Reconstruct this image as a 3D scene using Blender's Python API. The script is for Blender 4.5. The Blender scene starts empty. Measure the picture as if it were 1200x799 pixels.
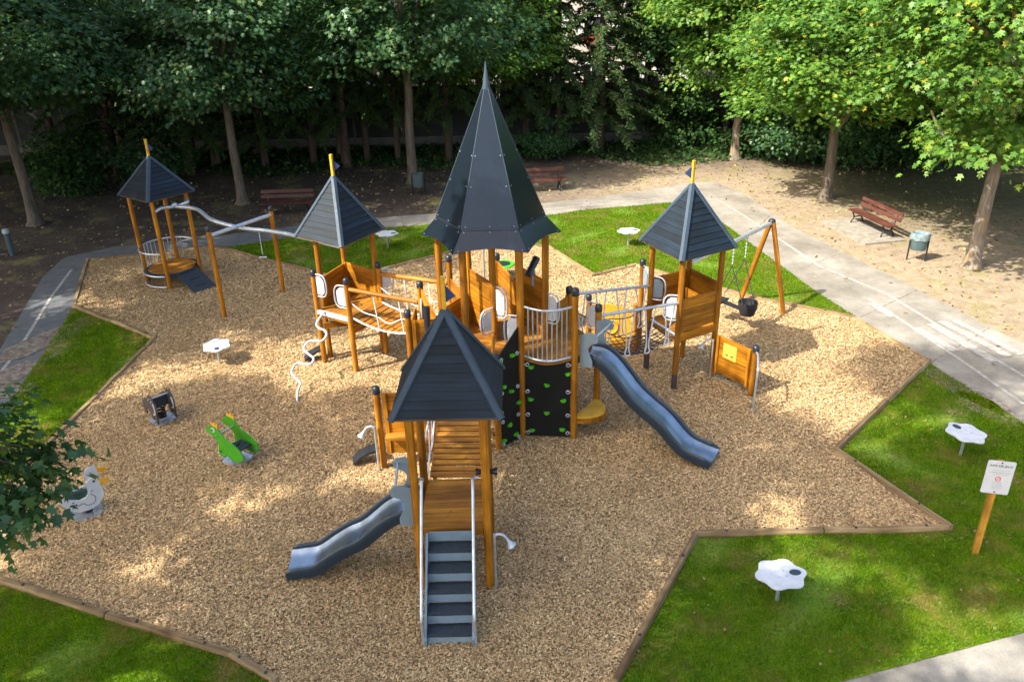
import bpy, bmesh, math, random
import numpy as np
from mathutils import Vector, Matrix
random.seed(7)
R = math.radians
sc = bpy.context.scene
COL = sc.collection

# ------------------------------------------------------------------ camera
F_PX, CAM_H = 940.0, 8.5
NADIR = (646.0, 2364.0)
_up = -np.array([NADIR[0] - 600.0, -(NADIR[1] - 399.5), -F_PX]); _up /= np.linalg.norm(_up)
_fw = np.array([0, 0, -1.0]); _yw = _fw - _up * _fw.dot(_up); _yw /= np.linalg.norm(_yw); _xw = np.cross(_yw, _up)
ROT = np.stack([_xw, _yw, _up])
cam_d = bpy.data.cameras.new("camera"); cam = bpy.data.objects.new("camera", cam_d); COL.objects.link(cam)
cam.matrix_world = Matrix.Translation((0, 0, CAM_H)) @ Matrix(ROT.tolist()).to_4x4()
cam_d.sensor_width = 36.0; cam_d.lens = 36.0 * F_PX / 1200.0
cam_d.clip_start = 0.1; cam_d.clip_end = 2000
sc.camera = cam

def at(px, py, z=0.0):
    """world point of a photo pixel on the horizontal plane at height z"""
    d = ROT @ np.array([px - 600.0, -(py - 399.5), -F_PX]); t = (z - CAM_H) / d[2]
    return Vector((t * d[0], t * d[1], z))

# ------------------------------------------------------------------ light
SUN_AZ_VEC = Vector((-0.88, -0.475, 0)).normalized()      # towards the sun
SUN_EL = R(46)
w = bpy.data.worlds.new("World"); sc.world = w; w.use_nodes = True
nt = w.node_tree; bg = nt.nodes["Background"]
sky = nt.nodes.new("ShaderNodeTexSky"); sky.sky_type = 'NISHITA'; sky.sun_disc = False
sky.sun_elevation = SUN_EL; sky.sun_rotation = math.atan2(SUN_AZ_VEC.x, SUN_AZ_VEC.y)
nt.links.new(sky.outputs[0], bg.inputs[0]); bg.inputs[1].default_value = 0.15
sky.dust_density = 4.0; sky.ozone_density = 0.6
sd = bpy.data.lights.new("sun", 'SUN'); sd.energy = 3.7; sd.angle = R(0.53); sd.color = (1.0, 0.95, 0.86)
so = bpy.data.objects.new("sun", sd); COL.objects.link(so)
sun_dir = Vector((SUN_AZ_VEC.x * math.cos(SUN_EL), SUN_AZ_VEC.y * math.cos(SUN_EL), math.sin(SUN_EL)))
so.rotation_euler = sun_dir.to_track_quat('Z', 'Y').to_euler(); so.location = (-30, -15, 40)
sc.view_settings.view_transform = 'Standard'; sc.view_settings.look = 'None'
sc.view_settings.exposure = 1.56; sc.view_settings.gamma = 1.0
sc.render.engine = 'CYCLES'
sc.cycles.max_bounces = 6; sc.cycles.diffuse_bounces = 3; sc.cycles.transparent_max_bounces = 4

# ------------------------------------------------------------------ materials
def mat(name):
    m = bpy.data.materials.new(name); m.use_nodes = True
    nt = m.node_tree; b = nt.nodes["Principled BSDF"]
    return m, nt, b
def N(nt, t, **kw):
    n = nt.nodes.new(t)
    for k, v in kw.items():
        if k.startswith("i_"): n.inputs[int(k[2:])].default_value = v
        else: setattr(n, k, v)
    return n
def L(nt, a, b): nt.links.new(a, b)
def ramp(nt, fac, stops):
    r = nt.nodes.new("ShaderNodeValToRGB"); e = r.color_ramp.elements
    while len(e) < len(stops): e.new(0.5)
    for k, (p, c) in enumerate(stops): e[k].position = p; e[k].color = (*c, 1)
    L(nt, fac, r.inputs[0]); return r.outputs[0]
def mixc(nt, fac, a, b, mode='MIX'):
    n = nt.nodes.new("ShaderNodeMix"); n.data_type = 'RGBA'; n.blend_type = mode
    for sock, v in ((n.inputs[0], fac), (n.inputs[6], a), (n.inputs[7], b)):
        if hasattr(v, "links"): L(nt, v, sock)
        else: sock.default_value = v if isinstance(v, float) else (*v, 1)
    return n.outputs[2]
def noise(nt, vec, scale, detail=4, rough=0.55):
    n = nt.nodes.new("ShaderNodeTexNoise"); n.inputs["Scale"].default_value = scale
    n.inputs["Detail"].default_value = detail; n.inputs["Roughness"].default_value = rough
    if vec is not None: L(nt, vec, n.inputs["Vector"])
    return n.outputs["Fac"]
def mapping(nt, out, scale):
    m = nt.nodes.new("ShaderNodeMapping"); m.inputs["Scale"].default_value = scale; L(nt, out, m.inputs[0]); return m.outputs[0]
def bump(nt, b, h, strength=0.3, dist=0.01):
    n = nt.nodes.new("ShaderNodeBump"); n.inputs["Strength"].default_value = strength; n.inputs["Distance"].default_value = dist
    L(nt, h, n.inputs["Height"]); L(nt, n.outputs[0], b.inputs["Normal"])

def wood(name, dark, light, rough=0.5, knot=(0.12, 0.05, 0.015), knots=True, spread=0.25):
    m, nt, b = mat(name)
    uv = nt.nodes.new("ShaderNodeTexCoord").outputs["UV"]
    g1 = noise(nt, mapping(nt, uv, (1.2, 26, 1)), 1.0, 5, 0.6)
    c = ramp(nt, g1, [(0.3, dark), (0.7, light)])
    g2 = noise(nt, mapping(nt, uv, (0.7, 9, 1)), 1.0, 4, 0.6)
    c = mixc(nt, 1.0, c, ramp(nt, g2, [(0.36, (0.66, 0.60, 0.54)), (0.6, (1.06, 1.06, 1.06))]), 'MULTIPLY')
    rnd = nt.nodes.new("ShaderNodeNewGeometry").outputs["Random Per Island"]
    oi = nt.nodes.new("ShaderNodeObjectInfo").outputs["Random"]
    ad = N(nt, "ShaderNodeMath", operation='ADD'); L(nt, rnd, ad.inputs[0]); L(nt, oi, ad.inputs[1])
    fr = N(nt, "ShaderNodeMath", operation='FRACT'); L(nt, ad.outputs[0], fr.inputs[0])
    val = N(nt, "ShaderNodeMapRange"); L(nt, fr.outputs[0], val.inputs[0]); val.inputs[3].default_value = 1 - spread; val.inputs[4].default_value = 1 + spread * 0.5
    hsv = N(nt, "ShaderNodeHueSaturation"); L(nt, c, hsv.inputs["Color"]); L(nt, val.outputs[0], hsv.inputs["Value"])
    c = hsv.outputs[0]
    if knots:
        v = nt.nodes.new("ShaderNodeTexVoronoi"); v.inputs["Scale"].default_value = 1.0
        L(nt, mapping(nt, uv, (3.2, 7.5, 1)), v.inputs["Vector"])
        k = N(nt, "ShaderNodeMapRange"); L(nt, v.outputs["Distance"], k.inputs[0]); k.inputs[1].default_value = 0.05; k.inputs[2].default_value = 0.13; k.inputs[3].default_value = 0.75; k.inputs[4].default_value = 0.0
        c = mixc(nt, k.outputs[0], c, knot)
    big = noise(nt, nt.nodes.new("ShaderNodeTexCoord").outputs["Object"], 1.7, 3)
    br = ramp(nt, big, [(0.32, (0.66, 0.62, 0.58)), (0.66, (1.08, 1.08, 1.08))])
    c = mixc(nt, 1.0, c, br, 'MULTIPLY')
    L(nt, c, b.inputs["Base Color"]); b.inputs["Roughness"].default_value = rough; b.inputs["Specular IOR Level"].default_value = 0.3
    bump(nt, b, g1, 0.4, 0.005)
    return m

def plain(name, col, rough=0.45, metal=0.0, var=0.15, scale=6.0, bmp=0.0, spec=0.5):
    m, nt, b = mat(name)
    ob = nt.nodes.new("ShaderNodeTexCoord").outputs["Object"]
    n = noise(nt, ob, scale, 5)
    c = ramp(nt, n, [(0.3, tuple(x * (1 - var) for x in col)), (0.7, tuple(min(1, x * (1 + var)) for x in col))])
    L(nt, c, b.inputs["Base Color"]); b.inputs["Metallic"].default_value = metal
    b.inputs["Specular IOR Level"].default_value = spec
    r = N(nt, "ShaderNodeMapRange"); L(nt, noise(nt, ob, scale * 3.1, 4), r.inputs[0]); r.inputs[3].default_value = rough * 0.8; r.inputs[4].default_value = min(1, rough * 1.25)
    L(nt, r.outputs[0], b.inputs["Roughness"])
    if bmp: bump(nt, b, noise(nt, ob, scale * 8, 3), bmp, 0.004)
    return m

M = {}
M['wood'] = wood("honey_stained_larch", (0.26, 0.088, 0.004), (0.52, 0.222, 0.010), 0.55, spread=0.34)
M['floorwood'] = wood("floor_boards", (0.28, 0.108, 0.010), (0.50, 0.225, 0.022), 0.65, spread=0.34)
M['postwood'] = wood("stained_round_posts", (0.27, 0.092, 0.004), (0.50, 0.212, 0.009), 0.55, knots=False, spread=0.3)
M['finial'] = plain("yellow_stained_finial", (0.62, 0.34, 0.015), 0.5)
M['roof'] = wood("slate_stained_roof_boards", (0.005, 0.013, 0.022), (0.010, 0.023, 0.037), 0.62, (0.006, 0.010, 0.014), spread=0.3)
M['roof_under'] = wood("roof_underside_boards", (0.12, 0.09, 0.06), (0.2, 0.15, 0.1), 0.7)
M['ridge'] = plain("blue_grey_ridge_cap", (0.026, 0.046, 0.066), 0.6, 0.0)
M['spire'] = plain("spire_laminate_panels", (0.008, 0.013, 0.019), 0.18, 0.0, 0.1, 2.0, spec=0.5)
M['wallblack'] = plain("black_climbing_laminate", (0.007, 0.008, 0.008), 0.5, 0, 0.2, 3, spec=0.3)
M['green'] = plain("green_plastic_holds", (0.07, 0.42, 0.012), 0.4)
M['frog'] = plain("frog_green_laminate", (0.045, 0.27, 0.008), 0.4)
M['white'] = plain("white_laminate", (0.50, 0.52, 0.54), 0.5, 0, 0.12, 7)
M['greyhpl'] = plain("light_grey_laminate", (0.19, 0.25, 0.28), 0.45, 0, 0.06)
M['duck'] = plain("duck_grey_laminate", (0.50, 0.52, 0.53), 0.42, 0, 0.06)
M['brownhpl'] = plain("dark_brown_laminate", (0.055, 0.042, 0.04), 0.5, 0, 0.2)
M['steel'] = plain("galvanised_steel", (0.55, 0.60, 0.64), 0.36, 0.75, 0.15, 9)
M['paintsteel'] = plain("grey_painted_steel", (0.42, 0.48, 0.53), 0.4, 0.25, 0.12, 8)
M['bed'] = plain("polished_slide_steel", (0.33, 0.39, 0.45), 0.34, 1.0, 0.18, 5)
M['plastic'] = plain("slate_blue_slide_plastic", (0.015, 0.028, 0.042), 0.36, 0, 0.1, 4)
M['stair'] = plain("blue_grey_stair_steel", (0.15, 0.21, 0.255), 0.45, 0.2, 0.1, 7)
M['riser'] = plain('blue_grey_riser_sheet', (0.20, 0.27, 0.31), 0.45, 0.1, 0.1, 7)
M['tread'] = plain("dark_ribbed_tread", (0.022, 0.032, 0.040), 0.6, 0, 0.3, 22, 0.5)
M['rubber'] = plain("black_rubber", (0.010, 0.011, 0.013), 0.6, 0, 0.3, 12)
M['cap'] = plain("black_post_cap", (0.014, 0.018, 0.026), 0.3)
M['rope'] = plain("pale_rope", (0.62, 0.63, 0.62), 0.8, 0, 0.25, 60)
M['ropeblack'] = plain("black_rope", (0.03, 0.03, 0.034), 0.8, 0, 0.3, 60)
M['navy'] = plain("navy_pennant", (0.012, 0.03, 0.11), 0.6)
M['yellow'] = plain("ochre_seat_laminate", (0.60, 0.34, 0.03), 0.5)
M['orange'] = plain("orange_laminate", (0.68, 0.33, 0.02), 0.45)
M['bench'] = wood("red_brown_bench_slats", (0.075, 0.030, 0.022), (0.15, 0.055, 0.038), 0.5, knots=False)
M['iron'] = plain("black_cast_iron", (0.02, 0.02, 0.022), 0.45, 0.4)
M['bin'] = plain("grey_green_bin_sheet", (0.07, 0.11, 0.115), 0.45, 0.3, 0.15)
M['bag'] = plain("pale_bin_bag", (0.17, 0.225, 0.24), 0.4, 0, 0.35, 14)
M['concrete'] = plain("bench_slab_concrete", (0.235, 0.21, 0.165), 0.9, 0, 0.25, 5, 0.4)
M['signpost'] = wood('pale_sign_timber', (0.42, 0.20, 0.02), (0.60, 0.32, 0.045), 0.6)
M['signwhite'] = plain("white_sign_sheet", (0.50, 0.51, 0.52), 0.4, 0, 0.05)
M['ink'] = plain("dark_print", (0.03, 0.03, 0.04), 0.6)
M['smallprint'] = plain('grey_small_print', (0.20, 0.21, 0.22), 0.6)
M['red'] = plain("red_print", (0.6, 0.02, 0.02), 0.6)
M['sticker'] = plain("pale_wood_game_plate", (0.74, 0.42, 0.06), 0.5)
M['fence'] = plain("dark_fence_sheet", (0.016, 0.020, 0.020), 0.7, 0, 0.3, 2)
M['plinth'] = plain("concrete_plinth", (0.10, 0.098, 0.085), 0.9, 0, 0.35, 2, 0.3)
M['render'] = plain("cream_house_render", (0.62, 0.55, 0.45), 0.9, 0, 0.08, 1.5)
M['glass'] = plain("dark_window_glass", (0.03, 0.035, 0.04), 0.1)
M['tiles'] = plain("house_roof_tiles", (0.26, 0.11, 0.07), 0.8, 0, 0.3, 6)
M['shutter'] = plain("pale_window_frame", (0.70, 0.68, 0.64), 0.5)
M['flower'] = plain("red_geranium", (0.65, 0.02, 0.015), 0.6, 0, 0.3)
M['log'] = wood("weathered_edging_timber", (0.20, 0.135, 0.065), (0.40, 0.29, 0.15), 0.85, (0.10, 0.07, 0.04), spread=0.35)

def bark(name, a, b_, lichen=0.0):
    m, nt, b = mat(name)
    ob = nt.nodes.new("ShaderNodeTexCoord").outputs["Object"]
    n = noise(nt, mapping(nt, ob, (9, 9, 1.6)), 1.0, 6, 0.65)
    c = ramp(nt, n, [(0.3, a), (0.68, b_)])
    if lichen:
        f = noise(nt, mapping(nt, ob, (2.2, 2.2, 0.7)), 1.0, 5, 0.7)
        k = ramp(nt, f, [(0.52, (0, 0, 0)), (0.64, (lichen,) * 3)])
        c = mixc(nt, k, c, (0.42, 0.24, 0.02))
    L(nt, c, b.inputs["Base Color"]); b.inputs["Roughness"].default_value = 0.9
    bump(nt, b, n, 1.0, 0.06); return m
M['bark'] = bark("grey_brown_bark", (0.055, 0.042, 0.03), (0.17, 0.135, 0.098))
M['bark_lichen'] = bark("lichened_bark", (0.08, 0.062, 0.045), (0.25, 0.205, 0.155), 0.75)
M['bark_dark'] = bark("dark_conifer_bark", (0.035, 0.024, 0.018), (0.10, 0.066, 0.045))

def leafmat(name, stops, trans=0.35, rough=0.45, spec=0.18, dry=False):
    m, nt, b = mat(name)
    g = nt.nodes.new("ShaderNodeNewGeometry")
    c = ramp(nt, g.outputs["Random Per Island"], stops)
    if dry:
        k1 = ramp(nt, noise(nt, g.outputs["Position"], 1.1, 5, 0.65), [(0.47, (0, 0, 0)), (0.66, (0.85, 0.85, 0.85))])
        k2 = ramp(nt, noise(nt, g.outputs["Position"], 2.7, 4, 0.6), [(0.32, (0.66, 0.76, 0.7)), (0.66, (1.2, 1.14, 1.0))])
        c = mixc(nt, 1.0, mixc(nt, k1, c, (0.25, 0.20, 0.055)), k2, 'MULTIPLY')
    L(nt, c, b.inputs["Base Color"]); b.inputs["Roughness"].default_value = rough; b.inputs["Specular IOR Level"].default_value = spec
    tr = nt.nodes.new("ShaderNodeBsdfTranslucent")
    br = mixc(nt, 1.0, c, (1.5, 1.6, 0.7), 'MULTIPLY'); L(nt, br, tr.inputs[0])
    mx = nt.nodes.new("ShaderNodeMixShader"); mx.inputs[0].default_value = trans
    L(nt, b.outputs[0], mx.inputs[1]); L(nt, tr.outputs[0], mx.inputs[2])
    out = nt.nodes["Material Output"]; L(nt, mx.outputs[0], out.inputs[0]); return m
M['leaf'] = leafmat("maple_leaves", [(0.0, (0.040, 0.110, 0.014)), (0.45, (0.075, 0.168, 0.020)), (0.88, (0.12, 0.22, 0.026)), (0.972, (0.16, 0.21, 0.02)), (1.0, (0.33, 0.25, 0.015))], 0.25, 0.45, 0.32)
M['leaf_dark'] = leafmat("deep_green_maple_leaves", [(0.0, (0.030, 0.085, 0.034)), (0.6, (0.050, 0.125, 0.045)), (0.95, (0.085, 0.16, 0.036)), (1.0, (0.14, 0.15, 0.02))], 0.3, 0.45, 0.4)
M['needle'] = leafmat("conifer_needles", [(0.0, (0.030, 0.068, 0.026)), (0.7, (0.058, 0.112, 0.034)), (1.0, (0.12, 0.15, 0.03))], 0.2)
M['ivy'] = leafmat("ivy_leaves", [(0.0, (0.02, 0.06, 0.018)), (0.8, (0.045, 0.10, 0.025)), (1.0, (0.09, 0.14, 0.03))], 0.2)
M['blade'] = leafmat("grass_blades", [(0.0, (0.060, 0.145, 0.001)), (0.55, (0.115, 0.225, 0.002)), (0.85, (0.18, 0.27, 0.004)), (1.0, (0.32, 0.28, 0.05))], 0.48, 0.9, 0.04, dry=True)

# grounds ---------------------------------------------------------------
def ground_mat():
    m, nt, b = mat("dry_earth")
    pos = nt.nodes.new("ShaderNodeNewGeometry").outputs["Position"]
    n1 = noise(nt, pos, 0.35, 6, 0.6); n2 = noise(nt, pos, 3.0, 6, 0.65); n3 = noise(nt, pos, 26, 5, 0.7)
    tan = ramp(nt, n2, [(0.3, (0.20, 0.148, 0.092)), (0.7, (0.34, 0.27, 0.18))])
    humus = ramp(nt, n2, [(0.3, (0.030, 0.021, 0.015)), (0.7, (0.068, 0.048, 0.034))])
    sep = nt.nodes.new("ShaderNodeSeparateXYZ"); L(nt, pos, sep.inputs[0])
    # woodland floor (leaf mould) under the trees at the left and the back, bare earth at the right
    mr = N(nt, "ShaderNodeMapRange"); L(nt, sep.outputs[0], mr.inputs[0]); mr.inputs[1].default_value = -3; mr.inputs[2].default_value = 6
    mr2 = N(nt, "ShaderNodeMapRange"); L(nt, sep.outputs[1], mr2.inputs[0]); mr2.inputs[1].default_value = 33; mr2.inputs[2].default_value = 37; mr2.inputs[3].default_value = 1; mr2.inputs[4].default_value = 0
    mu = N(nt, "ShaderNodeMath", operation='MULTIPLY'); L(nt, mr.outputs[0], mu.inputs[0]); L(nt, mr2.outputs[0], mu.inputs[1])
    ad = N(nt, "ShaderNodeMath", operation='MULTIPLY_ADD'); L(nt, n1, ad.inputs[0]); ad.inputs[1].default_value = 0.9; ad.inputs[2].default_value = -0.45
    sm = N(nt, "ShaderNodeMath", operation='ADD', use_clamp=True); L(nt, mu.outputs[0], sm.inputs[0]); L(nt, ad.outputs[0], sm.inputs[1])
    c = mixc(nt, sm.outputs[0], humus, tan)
    gn = ramp(nt, noise(nt, pos, 0.8, 6, 0.7), [(0.53, (0, 0, 0)), (0.64, (0.65, 0.65, 0.65))])
    gcol = ramp(nt, n3, [(0.3, (0.12, 0.13, 0.03)), (0.7, (0.27, 0.23, 0.075))])
    c = mixc(nt, gn, c, gcol)
    # rough grass, its colour darkened for the shade under the right hand trees
    gx = N(nt, "ShaderNodeMapRange"); L(nt, sep.outputs[0], gx.inputs[0]); gx.inputs[1].default_value = 11; gx.inputs[2].default_value = 15
    gy = N(nt, "ShaderNodeMapRange"); L(nt, sep.outputs[1], gy.inputs[0]); gy.inputs[1].default_value = 24; gy.inputs[2].default_value = 29
    gm = N(nt, "ShaderNodeMath", operation='MULTIPLY'); L(nt, gx.outputs[0], gm.inputs[0]); L(nt, gy.outputs[0], gm.inputs[1])
    gr = ramp(nt, n2, [(0.3, (0.045, 0.055, 0.016)), (0.7, (0.12, 0.115, 0.04))]); c = mixc(nt, gm.outputs[0], c, gr)
    sp = ramp(nt, n3, [(0.32, (0.55, 0.5, 0.45)), (0.5, (1, 1, 1)), (0.7, (1.2, 1.16, 1.1))])
    c = mixc(nt, 1.0, c, sp, 'MULTIPLY')
    L(nt, c, b.inputs["Base Color"]); b.inputs["Roughness"].default_value = 0.95
    bump(nt, b, n3, 0.6, 0.03); return m
M['ground'] = ground_mat()
def chips_base():
    m, nt, b = mat("wood_chip_bed")
    pos = nt.nodes.new("ShaderNodeNewGeometry").outputs["Position"]
    v = nt.nodes.new("ShaderNodeTexVoronoi"); v.inputs["Scale"].default_value = 38; L(nt, mapping(nt, pos, (1, 1, 1)), v.inputs["Vector"])
    sepc = nt.nodes.new("ShaderNodeSeparateColor"); L(nt, v.outputs["Color"], sepc.inputs[0])
    c = ramp(nt, sepc.outputs[0], [(0.0, (0.21, 0.14, 0.062)), (0.5, (0.36, 0.26, 0.125)), (1.0, (0.48, 0.36, 0.18))])
    L(nt, c, b.inputs["Base Color"]); b.inputs["Roughness"].default_value = 0.95
    bump(nt, b, v.outputs["Distance"], 0.8, 0.03); return m
M['chips'] = chips_base()
def chip_piece():
    m, nt, b = mat("loose_wood_chips")
    g = nt.nodes.new("ShaderNodeNewGeometry")
    c = ramp(nt, g.outputs["Random Per Island"], [(0.0, (0.10, 0.055, 0.022)), (0.12, (0.22, 0.130, 0.048)), (0.3, (0.42, 0.268, 0.118)), (0.6, (0.52, 0.355, 0.168)), (0.88, (0.62, 0.45, 0.225)), (1.0, (0.72, 0.57, 0.33))])
    big = ramp(nt, noise(nt, g.outputs["Position"], 0.55, 5, 0.6), [(0.3, (0.84, 0.79, 0.74)), (0.68, (1.08, 1.06, 1.04))])
    c = mixc(nt, 1.0, c, big, 'MULTIPLY')
    L(nt, c, b.inputs["Base Color"]); b.inputs["Roughness"].default_value = 0.85; return m
M['chip'] = chip_piece()
def lawn_mat():
    m, nt, b = mat("lawn_soil")
    pos = nt.nodes.new("ShaderNodeNewGeometry").outputs["Position"]
    n = noise(nt, pos, 14, 6, 0.7); big = noise(nt, pos, 1.1, 5, 0.65)
    g = ramp(nt, n, [(0.3, (0.06, 0.12, 0.003)), (0.7, (0.12, 0.20, 0.005))])
    dry = ramp(nt, n, [(0.3, (0.18, 0.13, 0.06)), (0.7, (0.32, 0.26, 0.12))])
    k = ramp(nt, big, [(0.56, (0, 0, 0)), (0.72, (0.8, 0.8, 0.8))])
    L(nt, mixc(nt, k, g, dry), b.inputs["Base Color"]); b.inputs["Roughness"].default_value = 0.95
    bump(nt, b, n, 0.7, 0.03); return m
M['lawn'] = lawn_mat()
def path_mat():
    m, nt, b = mat("worn_path_concrete")
    pos = nt.nodes.new("ShaderNodeNewGeometry").outputs["Position"]
    big = noise(nt, pos, 0.55, 7, 0.65); fine = noise(nt, pos, 30, 6, 0.7); mid = noise(nt, pos, 3.2, 6, 0.7)
    c = ramp(nt, big, [(0.34, (0.155, 0.140, 0.112)), (0.5, (0.22, 0.202, 0.166)), (0.66, (0.30, 0.28, 0.238))])
    c = mixc(nt, 1.0, c, ramp(nt, mid, [(0.3, (0.80, 0.79, 0.77)), (0.7, (1.1, 1.1, 1.09))]), 'MULTIPLY')
    c = mixc(nt, 1.0, c, ramp(nt, fine, [(0.3, (0.82, 0.81, 0.8)), (0.7, (1.12, 1.12, 1.12))]), 'MULTIPLY')
    L(nt, c, b.inputs["Base Color"]); b.inputs["Roughness"].default_value = 0.9
    sx = nt.nodes.new("ShaderNodeSeparateXYZ"); L(nt, pos, sx.inputs[0])   # left end coloured darker for the shade of the trees there
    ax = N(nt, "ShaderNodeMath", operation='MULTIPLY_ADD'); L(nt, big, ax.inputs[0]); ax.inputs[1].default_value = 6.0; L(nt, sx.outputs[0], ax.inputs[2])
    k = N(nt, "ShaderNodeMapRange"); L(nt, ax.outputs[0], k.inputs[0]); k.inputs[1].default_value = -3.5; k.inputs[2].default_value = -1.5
    shade_grey = mixc(nt, 1.0, ramp(nt, mid, [(0.3, (0.075, 0.082, 0.085)), (0.7, (0.135, 0.14, 0.14))]), ramp(nt, fine, [(0.3, (0.7, 0.7, 0.7)), (0.7, (1.2, 1.2, 1.2))]), 'MULTIPLY')
    c = mixc(nt, k.outputs[0], shade_grey, c); L(nt, c, b.inputs["Base Color"])
    bump(nt, b, fine, 0.35, 0.008); return m
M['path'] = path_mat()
def worn_paint(name, col, lo, hi=1.0):
    m, nt, b = mat(name)
    pos = nt.nodes.new("ShaderNodeNewGeometry").outputs["Position"]
    n = noise(nt, pos, 7, 7, 0.75)
    k = ramp(nt, n, [(lo, (0, 0, 0)), (lo + 0.16, (hi, hi, hi))])
    L(nt, mixc(nt, k, (0.235, 0.215, 0.177), col), b.inputs["Base Color"]); b.inputs["Roughness"].default_value = 0.8; return m
M['paint'] = worn_paint("worn_white_paint", (0.37, 0.36, 0.335), 0.42, 0.9)
M['stain'] = worn_paint("dark_bare_soil", (0.12, 0.085, 0.06), 0.40)

# ------------------------------------------------------------------ mesh builder
class MB:
    def __init__(s): s.v = []; s.f = []; s.uv = []; s.sm = []
    def face(s, idx, uvs, smooth=False): s.f.append(tuple(idx)); s.uv.extend(uvs); s.sm.append(smooth)
    def box(s, c, ax, ay, az, sx, sy, sz, taper=1.0):
        c = Vector(c); ax = Vector(ax).normalized(); ay = Vector(ay).normalized(); az = Vector(az).normalized()
        o = len(s.v)
        for k in (-1, 1):
            tp = taper if k > 0 else 1.0
            for i, j in ((-1, -1), (1, -1), (1, 1), (-1, 1)):
                s.v.append(c + ax * (i * sx / 2 * tp) + ay * (j * sy / 2 * tp) + az * (k * sz / 2))
        r = random.random() * 40
        dims = (sx, sy, sz); long_ = max(range(3), key=lambda q: dims[q])
        def uvof(vi, fi):
            loc = s.v[o + vi] - c; p = (loc.dot(ax), loc.dot(ay), loc.dot(az))
            u = p[long_]; oth = [p[q] for q in range(3) if q != long_]
            return (u + r, oth[0] + oth[1] * 1.01 + r * 0.37)
        for fi, q in enumerate(((3, 2, 1, 0), (4, 5, 6, 7), (0, 1, 5, 4), (1, 2, 6, 5), (2, 3, 7, 6), (3, 0, 4, 7))):
            s.face([o + x for x in q], [uvof(x, fi) for x in q])
        return s
    def zbox(s, c, sx, sy, sz, rz=0.0):
        a = Vector((math.cos(rz), math.sin(rz), 0)); b = Vector((-a.y, a.x, 0)); return s.box(c, a, b, (0, 0, 1), sx, sy, sz)
    def beam(s, p0, p1, wid, hgt, up=(0, 0, 1)):
        p0 = Vector(p0); p1 = Vector(p1); d = (p1 - p0); l = d.length; d.normalize()
        side = d.cross(Vector(up)); side = side.normalized() if side.length > 1e-5 else Vector((1, 0, 0)); u = side.cross(d)
        return s.box((p0 + p1) / 2, d, side, u, l, wid, hgt)
    def tube(s, pts, r, n=10, caps=True, closed=False):
        pts = [Vector(p) for p in pts]; m = len(pts); rs = r if isinstance(r, (list, tuple)) else [r] * m
        o = len(s.v); ru = random.random() * 40; ref = None; ul = [0.0]
        for i in range(m):
            if closed: t = pts[(i + 1) % m] - pts[i - 1]
            else: t = pts[min(i + 1, m - 1)] - pts[max(i - 1, 0)]
            t.normalize()
            if ref is None:
                ref = Vector((0, 0, 1)) if abs(t.z) < 0.9 else Vector((1, 0, 0))
            a = t.cross(ref)
            if a.length < 1e-4: a = t.cross(Vector((0.3, 1, 0.2)))
            a.normalize(); b = a.cross(t); ref = b
            if i: ul.append(ul[-1] + (pts[i] - pts[i - 1]).length)
            for k in range(n):
                an = 2 * math.pi * k / n; s.v.append(pts[i] + (a * math.cos(an) + b * math.sin(an)) * rs[i])
        rng = range(m if closed else m - 1)
        for i in rng:
            j = (i + 1) % m
            for k in range(n):
                k2 = (k + 1) % n; per = 2 * math.pi * rs[i] / n
                u0 = ul[i] + ru; u1 = (ul[j] if j else ul[-1] + 0.1) + ru
                s.face([o + i * n + k, o + i * n + k2, o + j * n + k2, o + j * n + k], [(u0, k * per), (u0, (k + 1) * per), (u1, (k + 1) * per), (u1, k * per)], True)
        if caps and not closed:
            s.face([o + k for k in range(n)][::-1], [(ru + math.cos(k) * rs[0], ru + math.sin(k) * rs[0]) for k in range(n)])
            e = o + (m - 1) * n
            s.face([e + k for k in range(n)], [(ru + math.cos(k) * rs[-1], ru + math.sin(k) * rs[-1]) for k in range(n)])
        return s
    def prism(s, out, origin, ax, ay, t, centred=True):
        ax = Vector(ax).normalized(); ay = Vector(ay).normalized(); nz = ax.cross(ay); origin = Vector(origin); m = len(out); o = len(s.v)
        z0 = -t / 2 if centred else 0.0
        for z in (z0, z0 + t):
            for x, y in out: s.v.append(origin + ax * x + ay * y + nz * z)
        r = random.random() * 40
        uv = [(x + r, y + r) for x, y in out]
        s.face([o + k for k in range(m)][::-1], uv[::-1]); s.face([o + m + k for k in range(m)], uv)
        for k in range(m):
            k2 = (k + 1) % m
            s.face([o + k, o + k2, o + m + k2, o + m + k], [uv[k], uv[k2], (uv[k2][0], uv[k2][1] + t), (uv[k][0], uv[k][1] + t)])
        return s
    def lathe(s, prof, origin, axis=(0, 0, 1), n=14):
        axis = Vector(axis).normalized(); a = axis.orthogonal().normalized(); b = axis.cross(a); origin = Vector(origin); o = len(s.v); r0 = random.random() * 40
        for r, z in prof:
            for k in range(n):
                an = 2 * math.pi * k / n; s.v.append(origin + axis * z + (a * math.cos(an) + b * math.sin(an)) * r)
        for i in range(len(prof) - 1):
            for k in range(n):
                k2 = (k + 1) % n
                s.face([o + i * n + k, o + i * n + k2, o + (i + 1) * n + k2, o + (i + 1) * n + k], [(prof[i][1] + r0, k * .03), (prof[i][1] + r0, k * .03 + .03), (prof[i + 1][1] + r0, k * .03 + .03), (prof[i + 1][1] + r0, k * .03)], True)
        m = len(prof) - 1
        s.face([o + k for k in range(n)][::-1], [(r0, r0)] * n); s.face([o + m * n + k for k in range(n)], [(r0, r0)] * n)
        return s
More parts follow.
